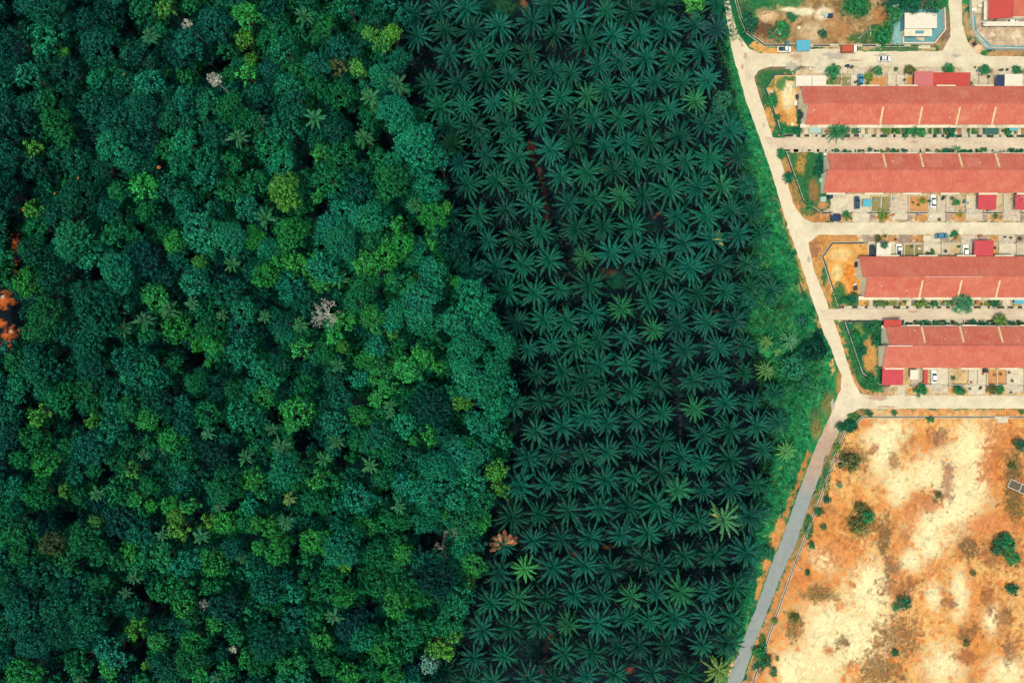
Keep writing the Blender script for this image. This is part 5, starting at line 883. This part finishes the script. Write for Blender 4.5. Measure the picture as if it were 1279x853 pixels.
lamp(1093, 303.5, 90, 'street lamp above the white porch roof of the third row'); lamp(1187, 302, 90, 'street lamp beside the teal-blue car above the third row'); lamp(1042, 572, 180, 'white lamp post on the field drain where the road turns grey', 6.4); lamp(993.5, 703.5, 180, 'white lamp post on the field drain midway down the grey road', 6.4); lamp(945, 834.5, 180, 'white lamp post near the lower end of the field drain', 5.4)
lamp(1110, 17, 200, 'street lamp left of the blue yard among trees', 6)
# ---------------- trees, bushes and garden plants by the houses ----------------
def bush(px_, py_, rp_, c, label, h=None, cat='bush', name='bush', grp='bushes and small trees around the houses and field', variant=None):
    Rm = rp_*S*1.05; h = h or Rm*1.1; kind = 'S' if Rm < 3.2 else 'M'; R, V, F, me = R0.choice(CR[kind]); k = Rm/R
    r = empty(name, (X(px_, h*.8), Y(py_, h*.8), 0)); tag(r, label, cat, grp); o = link('crown', me, r, (0, 0, max(0.05, h-Rm*.95))); o.scale = (k, k/R0.uniform(.85, 1.15), k*.9); o.rotation_euler = (0, 0, R0.uniform(0, 6.28)); o.color = (*c, 1)
    m_ = MB(); m_.tube((0, 0, -.1), (0, 0, max(.4, h-Rm*.6)), .06+Rm*.035, .04+Rm*.02, 7)
    for a_ in range(3): m_.tube((0, 0, max(.25, h-Rm*.75)), (math.cos(a_*2.1)*Rm*.35, math.sin(a_*2.1)*Rm*.35, max(.5, h-Rm*.3)), .04+Rm*.015, .02, 5)
    m_.build('stem', M_bark, r); return r
g_, dg_, yg_, ol_, tg_ = (.020, .17, .062), (.010, .105, .055), (.10, .20, .04), (.085, .115, .042), (.010, .12, .060)
for q in ((975, 38, 13, g_, 'broad green tree left of the turquoise-roofed stall', 5), (938, 30, 10, dg_, 'dark bush against the drain bend at the top left plot', 3.2), (933, 18, 6, dg_, 'smaller dark bush above the one at the drain bend', 2.4), (1028, 42, 5.5, dg_, 'small dark bush in the scrubby top plot above the truck'), (1071, 4, 13, g_, 'low wide green thicket at the top edge above the truck', 2.6), (1118, 17, 9, g_, 'green tree beside the blue yard', 4.5), (1110, 34, 8, g_, 'lower green bush left of the blue yard', 2.5), (1104, 48, 9, g_, 'wide low bush at the lower left of the blue yard', 1.8), (1166, 7, 10, dg_, 'dark tree behind the flat-roofed blue house', 5), (1140, 5, 13, dg_, 'broad dark tree above the flat-roofed blue house', 5.5), (1178, 3, 6, g_, 'green bush by the side road at the top edge', 3),
          (1041, 89, 9, g_, 'green bush beside the grey shelter below the top street', 3.4), (1037, 103, 5, yg_, 'small light bush under the grey shelter'), (1085, 96, 6, yg_, 'yellow-green bush right of the blue car'), (1097, 88, 6, g_, 'green bush beside the street lamp left of the pink roof'), (1137, 87, 7, ol_, 'olive bush at the upper left of the pink roof'), (1186, 85, 6.5, g_, 'rounded green bush above the bright red sheet roof'), (1231, 87, 6.5, g_, 'green bush above the navy canopy'), (1272, 87, 6, g_, 'green bush above the large white canopy'), (1229, 66, 3, g_, 'tiny bush by the corner of the top right yard'),
          (962, 126, 6, g_, 'green bush on the drain of the first plot', 2.2), (972, 146, 4, tg_, 'small bush inside the first plot drain, lower half'), (981, 163, 7, g_, 'bush in the bottom corner of the first plot'), (996, 163, 6, tg_, 'bush at the first plot beside the back yard', 2), (1139, 164, 8, g_, 'bright green bush behind the first row between yards'), (1151, 164, 7, (.04, .2, .07), 'twin of the bright bush behind the first row, just right of it'), (1108, 163, 6, yg_, 'weedy light green bush behind the first row'), (1188, 164, 7, dg_, 'dark bush behind the middle of the first row'), (1260, 165, 5, g_, 'green bush below the turquoise sheet behind the first row'),
          (977, 192, 6, g_, 'bush on the outer corner of the second plot'), (984, 221, 6.5, tg_, 'round verge bush left of the second plot drain'), (1021, 215, 6, dg_, 'dark bush against the gable of the second row'), (1012, 256, 6, g_, 'bush inside the lower bend of the second plot drain'), (1058, 268.5, 5, g_, 'small bush on the verge right of the covered car'), (1104, 268, 6, yg_, 'light green bush on the verge before the second row'), (1153, 250, 4, yg_, 'small yellow-green shrub in a garden of the second row') , (1200, 267, 4, (.22, .26, .05), 'yellow shrub on the verge left of the crimson awning'), (1195, 253, 4.5, g_, 'green shrub in a garden left of the crimson awning'), (1244, 270, 3, g_, 'tiny shrub on the verge below the crimson awning'),
          (1104, 306, 4.5, tg_, 'small teal tree beside the white porch roof', 3.6), (1098, 298, 5, ol_, 'olive shrub above the white porch roof'), (1193.5, 292.5, 5, g_, 'bright shrub right of the teal-blue car'), (1066, 371, 6, tg_, 'bush at the foot of the third row gable', 2.2), (1055, 376, 5, g_, 'low bush in the bottom corner of the third plot'), (1204, 378.5, 12.5, (.03, .19, .085), 'broad round green tree between the third row and its back alley', 5), (1151.5, 377, 7.5, yg_, 'yellow-green bush behind the third row'), (1168, 380, 4.5, g_, 'small green bush right of the yellow-green one behind the third row'), (1184, 378, 4.5, yg_, 'small light bush left of the broad round tree'), (1243, 378, 6, tg_, 'teal bush behind the third row near the turquoise sheet'), (1100, 378, 6, (.09, .18, .06), 'weedy bush behind the left part of the third row'),
          (1251, 400, 8, yg_, 'yellow-green tree on the alley above the fourth row', 3.6), (1070, 420, 7, g_, 'bush along the inside of the fourth plot drain'), (1078, 438, 6, tg_, 'lower bush along the fourth plot drain'), (1094, 425, 6, dg_, 'dark bush against the fourth row gable'), (1088, 474, 7, g_, 'bush outside the lower bend of the fourth plot drain'), (1151, 487.5, 7, g_, 'round green bush on the verge below the red strip roof'), (1197.5, 487, 6, (.02, .17, .07), 'round green bush on the verge in the middle of the fourth row'), (1240, 486, 6, ol_, 'loose olive bush on the verge of the fourth row'), (1251, 486, 5, g_, 'green bush right of the loose olive bush'), (1118, 516, 4, g_, 'small shrub on the strip above the field drain'), (1163, 524.5, 4.5, g_, 'small shrub growing below the long field drain'), (1277, 515, 3, g_, 'tiny shrub on the strip at the right edge'), (1087, 517, 4, dg_, 'dark shrub by the corner of the field drain')): bush(q[0], q[1], q[2], q[3], q[4], q[5] if len(q) > 5 else None)
for q in ((1249, 676, 8, dg_, 'dark bush at the upper left of the field thicket', 2.6), (1262, 683, 9.5, g_, 'right-hand bush of the field thicket'), (1266, 698, 8.5, g_, 'lowest bush of the field thicket'), (1247, 688, 7.5, tg_, 'lower left bush of the field thicket'), (1258, 671, 6, g_, 'top bush of the field thicket'), (1267.5, 737.5, 8, tg_, 'round teal bush below the field thicket', 2.4), (1131, 753, 8.5, dg_, 'round dark bush in the pale middle of the field', 2.6), (1120, 758.5, 5, g_, 'small bush touching the round dark bush in the field'), (1119.5, 816, 4.6, tg_, 'small teal bush on the brown lower field'), (1085, 646, 8.5, g_, 'dark green bush of the trio on the left of the field'), (1072, 657, 9, ol_, 'wide olive bush of the trio on the left of the field'), (1077, 636, 8, ol_, 'faded upper bush of the trio on the left of the field'), (1060, 577, 11, ol_, 'flat olive bush patch beside the upper drain bend', 1.4), (1029, 658.5, 4, tg_, 'small round teal shrub near the field drain'), (1009, 715.5, 4, tg_, 'small teal shrub beside the middle lamp post'), (966, 840, 5.5, g_, 'green shrub beside the lowest lamp post'), (1064, 533, 8, dg_, 'dark bush in the corner of the field drain'), (1050, 533, 6, dg_, 'bush outside the corner of the field drain') , (1024, 640, 5.5, tg_, 'dark shrub right of the drain above the small teal shrub'), (1034, 624, 5, dg_, 'dark shrub on the drain above the middle field'), (1014, 681, 5, g_, 'shrub along the drain above the middle lamp post'), (1173, 618, 4, ol_, 'tiny olive shrub in the pale centre of the field'), (1275, 556, 8, dg_, 'dark bush at the right edge of the field', 2.6), (1046, 559, 5, yg_, 'yellow-green shrub leaning on the upper field drain'), (958, 826, 7, dg_, 'dark bush at the end of the long field drain'), (968, 776, 4, yg_, 'light shrub on the lower field drain'), (948, 816, 7, g_, 'green bush between the grey road and the field drain end'), (971, 823, 3, yg_, 'tiny light shrub near the drain end'), (993, 772, 5, ol_, 'olive shrub in the lower left of the field'), (1208, 804, 4, ol_, 'tiny olive shrub in the lower right of the field'), (1216, 716, 4, ol_, 'tiny olive shrub left of the round teal bush'), (1266, 582, 5, ol_, 'olive shrub above the concrete frame in the field')): bush(*q)
bush(1020, 437, 16, (.003, .034, .026), 'broad dark tree leaning over the road opposite the fourth row', 7, 'tree', 'roadside_tree'); bush(1007, 440, 9, (.008, .075, .045), 'smaller dark tree left of the broad roadside tree', 5, 'tree', 'roadside_tree'); bush(992, 459, 17, (.016, .14, .075), 'large feathery round tree in the green strip', 8, 'tree', 'roadside_tree'); bush(967, 491, 12, (.014, .12, .06), 'feathery round tree below the large one in the green strip', 6, 'tree', 'roadside_tree'); bush(868, 6, 14, (.05, .26, .05), 'bright green tree at the top edge inside the plantation', 10, 'tree', 'roadside_tree')
for q in ((903, 125, 12, 6), (898, 140, 12, 6), (913, 160, 12, 7), (880, 105, 10, 7), (930, 232, 13, 6), (935, 260, 10, 4), (940, 330, 10, 4), (932, 375, 13, 4), (955, 345, 10, 3), (915, 590, 8, 5), (925, 640, 12, 5), (955, 640, 10, 3), (935, 720, 12, 4), (960, 690, 8, 2.5), (950, 605, 10, 3.5), (918, 780, 10, 4), (1006, 480, 10, 3), (1003, 402, 9, 2.5)):
    bush(q[0], q[1], q[2], (.014*R0.uniform(.7, 1.5), .13*R0.uniform(.8, 1.2), .075), 'LM', q[3], 'bush', 'scrub_bush', 'scrub bushes in the green strip')
for px_, py_, Ht, k, c, lab in ((1043, 164, 2.6, .62, (.016, .13, .045), 'small spreading palm in the back yard near the west end of first row'), (1052, 163, 2.4, .5, (.014, .11, .04), 'second spreading palm right beside it behind the first row'), (1196, 186, 4.2, .36, (.03, .17, .05), 'tiny palm on the alley edge behind the second row'), (1049, 607, 2.2, .34, (.02, .2, .11), 'small banana-like plant alone on the orange field'), (1019, 487, 3, .5, (.02, .15, .05), 'grassy palm leaning from the green strip by the road bend'), (1090, 410, 3, .3, (.02, .13, .05), 'tiny palm inside the fourth plot')):
    r = empty('garden_palm', (X(px_, Ht), Y(py_, Ht), 0)); tag(r, lab, 'palm tree'); o = link('crown', WILD[0] if k < .4 else PALMS[2], r, (0, 0, Ht)); o.scale = (k*1.2, k*1.2, k); o.color = (*c, 1); tr = link('trunk', PALMTRUNK, r); tr.scale = (.45, .45, Ht/10.25)
# hedges behind rows 2 and 4
for (y_, x0, x1, lab, c) in ((189.6, 1040, 1400, 'ragged green hedge strip along the alley behind the second row', dg_), (403.5, 1128, 1400, 'ragged dark hedge strip along the alley behind the fourth row', dg_)):
    r = empty('hedge', (X(x0), Y(y_), 0)); tag(r, lab, 'hedge'); it = []; x = x0
    while x < x1:
        if R0.random() < .62:
            Rm = R0.uniform(.55, 1.1); V, F = CR['S'][R0.randrange(4)][1:3]; it.append((placed(V, Rm/2.6, R0.uniform(0, 6), X(x)-X(x0), R0.uniform(-.35, .35), .2), F, jitcol((.016, .13, .07) if R0.random() < .75 else (.10, .15, .05), R0)))
        x += R0.uniform(2.5, 6)
    o = merged('foliage', it, M_leafs); o.parent = r
# ---------------- small things ----------------
def box_thing(name, cat, px_, py_, w_, d_, h_, mat, label, lid=None, rot=0):
    r = empty(name, (X(px_), Y(py_), .055), math.radians(rot)); tag(r, label, cat); MB().box(-w_/2, -d_/2, 0, w_/2, d_/2, h_).build('body', mat, r, .03)
    MB().box(-w_/2-.04, -d_/2-.04, h_+.002, w_/2+.04, d_/2+.04, h_+.07).build('lid', lid or mat, r); return r
M_dark = surf('dark_plastic', (.02, .03, .04)); M_teal = surf('teal_plastic', A(70, 140, 150))
def tank(px_, py_, r_, h_, mat, label, name='water_tank', cat='water tank'):
    t_ = empty(name, (X(px_), Y(py_), .055)); tag(t_, label, cat); m_ = MB(); m_.tube((0, 0, 0), (0, 0, h_), r_, r_*.97, 14); m_.tube((0, 0, h_), (0, 0, h_+.18), r_*.95, r_*.35, 14); m_.build('body', mat, t_); m_ = MB(); m_.tube((0, 0, h_+.18), (0, 0, h_+.26), r_*.34, r_*.34, 10); m_.build('lid', M_dark, t_)
tank(1012, 87, .7, 1.0, M_white, 'white tub below the puddled stretch of the top street', 'tub', 'tub'); tank(963, 115, .5, .8, M_white, 'white drum on the drain of the first plot', 'drum', 'drum'); tank(1002, 155, .45, .9, M_white, 'white drum at the foot of the first row gable', 'drum', 'drum')
box_thing('storage_box', 'box', 992, 109, 1.2, .9, .8, M_aqua, 'pale aqua box at the top of the first row gable'); box_thing('storage_box', 'box', 992.5, 130, 1.0, 1.5, .7, M_white, 'white box halfway down the first row gable'); box_thing('storage_box', 'box', 995, 122, .8, 1.4, .8, M_dark, 'dark box above the white one by the first row gable', None, 20)
box_thing('storage_box', 'box', 989, 156, .9, 1.0, .4, M_white, 'white crate near the lower end of the first plot', None, 25); box_thing('storage_box', 'box', 1000.5, 145, .7, 1.6, .9, M_dark, 'long dark box low on the first row gable', None, -8)
box_thing('storage_box', 'box', 1027, 249.5, 1.7, 1.5, .9, M_white, 'white box at the corner of the second row by the drain', M_aqua); box_thing('storage_box', 'box', 1024, 226, .8, 1.2, .8, M_aqua, 'pale box against the second row gable'); box_thing('storage_box', 'box', 1035, 246, 1.3, 1.6, 1.6, M_navy, 'navy cabinet at the left end of the second row porch')
box_thing('storage_box', 'box', 1227.5, 250, .6, .6, .5, M_dark, 'LM') if False else None
box_thing('storage_box', 'box', 1176.5, 248, .6, 1.2, .9, M_dark, 'dark box right of the white car of the second row', None, -30); box_thing('storage_box', 'box', 1229, 463, 1.3, 1.2, 1.1, M_dark, 'dark box on a porch of the fourth row near the right edge'); box_thing('storage_box', 'box', 1229.5, 20, 2.4, 1.1, 1.2, M_dark, 'LM') if False else None
box_thing('storage_box', 'box', 1067.5, 360, .9, 1.6, .8, M_dark, 'dark box low against the third row gable'); box_thing('storage_box', 'box', 1067, 356, .8, .8, .5, M_white, 'white box above the dark one by the third row gable'); box_thing('storage_box', 'box', 1068, 331, .6, 1.6, 1.6, M_dark, 'dark meter box high on the third row gable') 
box_thing('storage_box', 'box', 1036, 21, 1.6, 1.2, .8, M_dark, 'dark teal box on the pale earth of the scrubby top plot', M_navy); box_thing('storage_box', 'box', 1031, 20, 1.3, 1.4, .5, M_aqua, 'pale crate beside the dark teal box in the scrubby top plot', None, 30); box_thing('storage_box', 'box', 997, 36, .9, .9, .5, M_white, 'white crate right of the broad green tree by the stall'); box_thing('storage_box', 'box', 982, 56, .9, 1.6, 1.2, M_teal, 'teal cabinet behind the white pickup by the stall')
box_thing('storage_box', 'box', 1057, 84, 1.2, .9, 1.0, M_navy, 'small navy box right of the grey shelter'); box_thing('storage_box', 'box', 1214, 14, 1.4, .9, .9, M_frame, 'grey box inside the left wall of the top right yard'); box_thing('storage_box', 'box', 1223, 9, 1.6, 1.0, .7, M_white, 'white box in the yard left of the top right house'); box_thing('storage_box', 'box', 1216, 56, .9, 1.3, .7, M_dark, 'dark box by the corner stub of the side road', None, 30)
for i, (a_, b_) in enumerate(((1092, 250), (1115, 249))): tank(a_, b_, .4, .8, M_aqua, ('aqua drum right of the turquoise canopy of the second row', 'aqua drum in a garden of the second row')[i], 'drum', 'drum')
bx = box_thing('planter', 'planter', 1085, 261, 2.0, .6, .5, M_red, 'LM') if False else None
# concrete frames lying in the field
def frame(px_, py_, w_, d_, rot, label):
    r = empty('concrete_frame', (X(px_), Y(py_), 0), math.radians(rot)); tag(r, label, 'foundation'); m_ = MB(); t_ = .2
    for q in ((-w_/2, -d_/2, w_/2, -d_/2+t_), (-w_/2, d_/2-t_, w_/2, d_/2), (-w_/2, -d_/2+t_, -w_/2+t_, d_/2-t_), (-.1, -d_/2+t_, .1, d_/2-t_), (w_/2-t_, -d_/2+t_, w_/2, d_/2-t_)): m_.box(q[0], q[1], 0, q[2], q[3], .35)
    m_.build('kerb', M_yard, r); MB().box(-w_/2+t_, -d_/2+t_, 0, w_/2-t_, d_/2-t_, .06).build('bottom', surf('frame_dirt', A(110, 104, 86), scale=2), r)
frame(1274, 609, 8.4, 3.0, -24, 'rectangular white concrete frame in the brown grass of the field'); frame(1283, 553, 4, 2.6, -18, 'corner of a white concrete frame at the right edge of the field')
paving(1245, 519.8, 1259, 528, M_slab, .13, 'crossing_slab')
# ---------------- pots, bins and odds and ends in the yards ----------------
M_pot = surf('clay_pot', A(190, 110, 76)); M_grey = surf('grey_plastic', A(150, 154, 148)); rq = random.Random(21)
for (x0, x1, y0, y1, n_) in ((1042, 1278, 97, 106, 13), (1040, 1278, 85, 91, 9), (1005, 1278, 160, 168, 20), (1092, 1278, 247, 262, 15), (1060, 1278, 268, 275, 8), (1130, 1278, 306, 318, 12), (1080, 1278, 295, 301, 8), (1090, 1278, 375, 382, 18), (1130, 1278, 462, 478, 13), (1125, 1278, 484, 491, 8)):
    for i in range(n_):
        x, y = rq.uniform(x0, x1), rq.uniform(y0, y1); t_ = rq.random()
        if t_ < .5:
            r = empty('potted_plant', (X(x), Y(y), .05), rq.uniform(0, 6)); tag(r, 'LM', 'potted plant', 'potted plants in the yards'); m_ = MB(); m_.tube((0, 0, 0), (0, 0, .4), .2, .28, 9); m_.build('pot', M_pot, r)
            o = link('foliage', CR['S'][rq.randrange(4)][3], r, (0, 0, .5)); s_ = rq.uniform(.14, .30); o.scale = (s_, s_, s_); o.color = (rq.uniform(.01, .07), rq.uniform(.09, .16), .04, 1)
        elif t_ < .8:
            box_thing('crate', 'crate', x, y, rq.uniform(.5, 1.3), rq.uniform(.4, 1.0), rq.uniform(.2, .7), rq.choice([M_white, M_grey, M_dark, M_teal, M_slab2, M_pot]), 'LM', None, rq.uniform(0, 90))['group'] = 'crates and boxes in the yards'
        else:
            tank(x, y, rq.uniform(.25, .4), rq.uniform(.5, .9), rq.choice([M_grey, M_dark, M_teal, M_white]), 'LM', 'bin', 'bin')
# ---------------- labels that single things out ----------------
def say(dx, dy):
    a_ = (math.degrees(math.atan2(-dy, dx))+360) % 360; return ('right of', 'above and right of', 'above', 'above and left of', 'left of', 'below and left of', 'below', 'below and right of')[int((a_+22.5)//45) % 8]
ORD = ['nearest', 'second', 'third', 'fourth', 'fifth', 'sixth', 'seventh', 'eighth', 'ninth', 'tenth', 'eleventh', 'twelfth', 'thirteenth', 'fourteenth', 'fifteenth', 'sixteenth']
def pxof(o, z): k = S*(1-z/H); return o.location.x/k+639.5, 426.5-o.location.y/k
def relabel(objs, marks, desc, z):
    P2 = {o: pxof(o, z) for o in objs}; cls = {}
    for o in objs:
        x, y = P2[o]; mk = min(marks, key=lambda q: (q[0]-x)**2+(q[1]-y)**2); cls.setdefault((desc[o], say(x-mk[0], y-mk[1]), mk[2]), []).append(((x-mk[0])**2+(y-mk[1])**2, o))
    for (d, s_, mk), L_ in cls.items():
        L_.sort(key=lambda q: q[0])
        for i, (_, o) in enumerate(L_): o['label'] = ('%s %s %s %s' % (ORD[min(i, 15)], d, s_, mk)) if len(L_) > 1 else '%s %s %s' % (d, s_, mk)
tops = [o for o in C.objects if o.parent is None and 'label' in o.keys()]
FM = [(407, 392, 'the leafless white tree'), (562, 667, 'the broken grey tree'), (357, 240, 'the round yellow-green tree'), (372, 516, 'the round bright tree'), (478, 50, 'the big yellow tree'), (224, 410, 'the bright domed tree'), (155, 28, 'the dark gap up left'), (272, 80, 'the dark gap near the top'), (112, 346, 'the long dark gap'), (88, 523, 'the dark gap down left'), (170, 810, 'the deep gap near the bottom'), (395, 260, 'the dark gap up centre'), (19, 312, 'the orange soil sliver'), (220, 652, 'the yellow tree down left'), (187, 523, 'the bright mid-left tree'), (536, 829, 'the pale tree by the palms'), (430, 680, 'the big crown down centre'), (37, 190, 'the upper left edge'), (180, 325, 'the dark blue-green dome'), (190, 110, 'the pale teal crown up left'), (522, 185, 'the big teal crown by the palms'), (590, 490, 'the pale crowns by the palms'), (268, 568, 'the dark round dome'), (61, 720, 'the dark lower left crowns'), (357, 588, 'the pale crown with yellow palm'), (470, 800, 'the lower centre crowns'), (447, 86, 'the small yellow tree')]
ft = [o for o in tops if o.name.startswith('forest_tree')]; relabel(ft, FM, {o: ' '.join(o['label'].split(' at ')[0].split()) for o in ft}, 20)
wp = [o for o in tops if o.name.startswith('wild_palm')]; relabel(wp, FM, {o: 'wild forest palm' for o in wp}, 21)
fl = [o for o in tops if o.name.startswith('flower_spray')]; relabel(fl, FM, {o: 'tuft of orange blossom' for o in fl}, 24)
PM = [(629, 680, 'the orange-fronded palm'), (656, 710, 'the bright light-green palm'), (889, 300, 'the yellow-tipped palm'), (897, 837, 'the yellow-green roadside palm'), (868, 127, 'the bright palm by the strip'), (904, 648, 'the palm with yellow right fronds'), (673, 215, 'the red earth streak'), (620, 8, 'the grassy clearing'), (812, 280, 'the small dark clearing'), (768, 350, 'the brown clearing'), (663, 808, 'the clearing at the bottom'), (790, 680, 'the orange patch down centre'), (987, 426, 'the small pale palm'), (845, 490, 'the dark track between palms'), (711, 500, 'the palms beside the forest point'), (775, 100, 'the upper plantation middle'), (590, 150, 'the forest corner up top'), (790, 590, 'the lower plantation middle'), (868, 790, 'the lower right plantation'), (860, 400, 'the central right plantation'), (590, 270, 'the forest edge midway'), (740, 760, 'the lower plantation rows')]
op = [o for o in tops if o.name.startswith('oil_palm') and ' at ' in o['label'] and 'percent' in o['label']]; relabel(op, PM, {o: o['label'].split(' at ')[0] for o in op}, 9.8)
sb = [o for o in tops if o.name.startswith('scrub_bush')]; SM = [(900, 130, 'the top bend of the strip'), (868, 127, 'the bright palm by the strip'), (987, 426, 'the small pale palm'), (982, 564, 'the narrowing of the green strip'), (925, 700, 'the lower plantation corner'), (950, 300, 'the middle of the green strip')]; relabel(sb, SM, {o: 'leafy green scrub bush' for o in sb}, 4)
YM = [(1075, 100, 'the blue car'), (1154, 99, 'the faded pink sheet roof'), (1190, 100, 'the bright red sheet roof'), (1250, 102, 'the narrow navy canopy'), (1041, 89, 'the grey shelter'), (1018, 162, 'the pale aqua sheet'), (1048, 163, 'the spreading back-yard palms'), (1145, 164, 'the twin bushes behind the first row'), (1238, 163, 'the dark green net'), (1071, 253, 'the navy car'), (1166, 251, 'the white car of the second row'), (1233, 252, 'the crimson awning of the second row'), (1058, 268, 'the covered car'), (1104, 268, 'the light bush of the second row'), (1123, 313, 'the white pickup'), (1176, 294, 'the teal-blue car'), (1229, 310, 'the crimson awning of the third row'), (1204, 378, 'the broad round tree'), (1151, 377, 'the yellow-green bush'), (1100, 378, 'the weedy bush'), (1273, 375, 'the turquoise sheet at the right edge'), (1167, 470, 'the white car of the fourth row'), (1142, 468, 'the small white canopy'), (1229, 463, 'the dark box of the fourth row'), (1197, 487, 'the round middle verge bush'), (1100, 97, 'the bush left of the pink roof'), (1196, 250, 'the green garden shrub'), (1250, 378, 'the teal back bush')]
for nm_, ds_ in (('potted_plant', 'potted plant'), ('crate', 'crate'), ('bin', 'bin')):
    q_ = [o for o in tops if o.name.split('.')[0] == nm_]; relabel(q_, YM, {o: ('%s %s' % ('small', ds_)) for o in q_}, .5)
    for o in q_: o['group'] = {'potted_plant': 'potted plants in the yards', 'crate': 'crates and boxes in the yards', 'bin': 'bins in the yards'}[nm_]
seen_l = {}
for o in tops: seen_l.setdefault(o['label'], []).append(o.name)
for k_, v_ in seen_l.items():
    if len(v_) > 1: print('DUP', k_, v_)
    if not 4 <= len(k_.split()) <= 16: print('LEN', len(k_.split()), k_, v_[0])
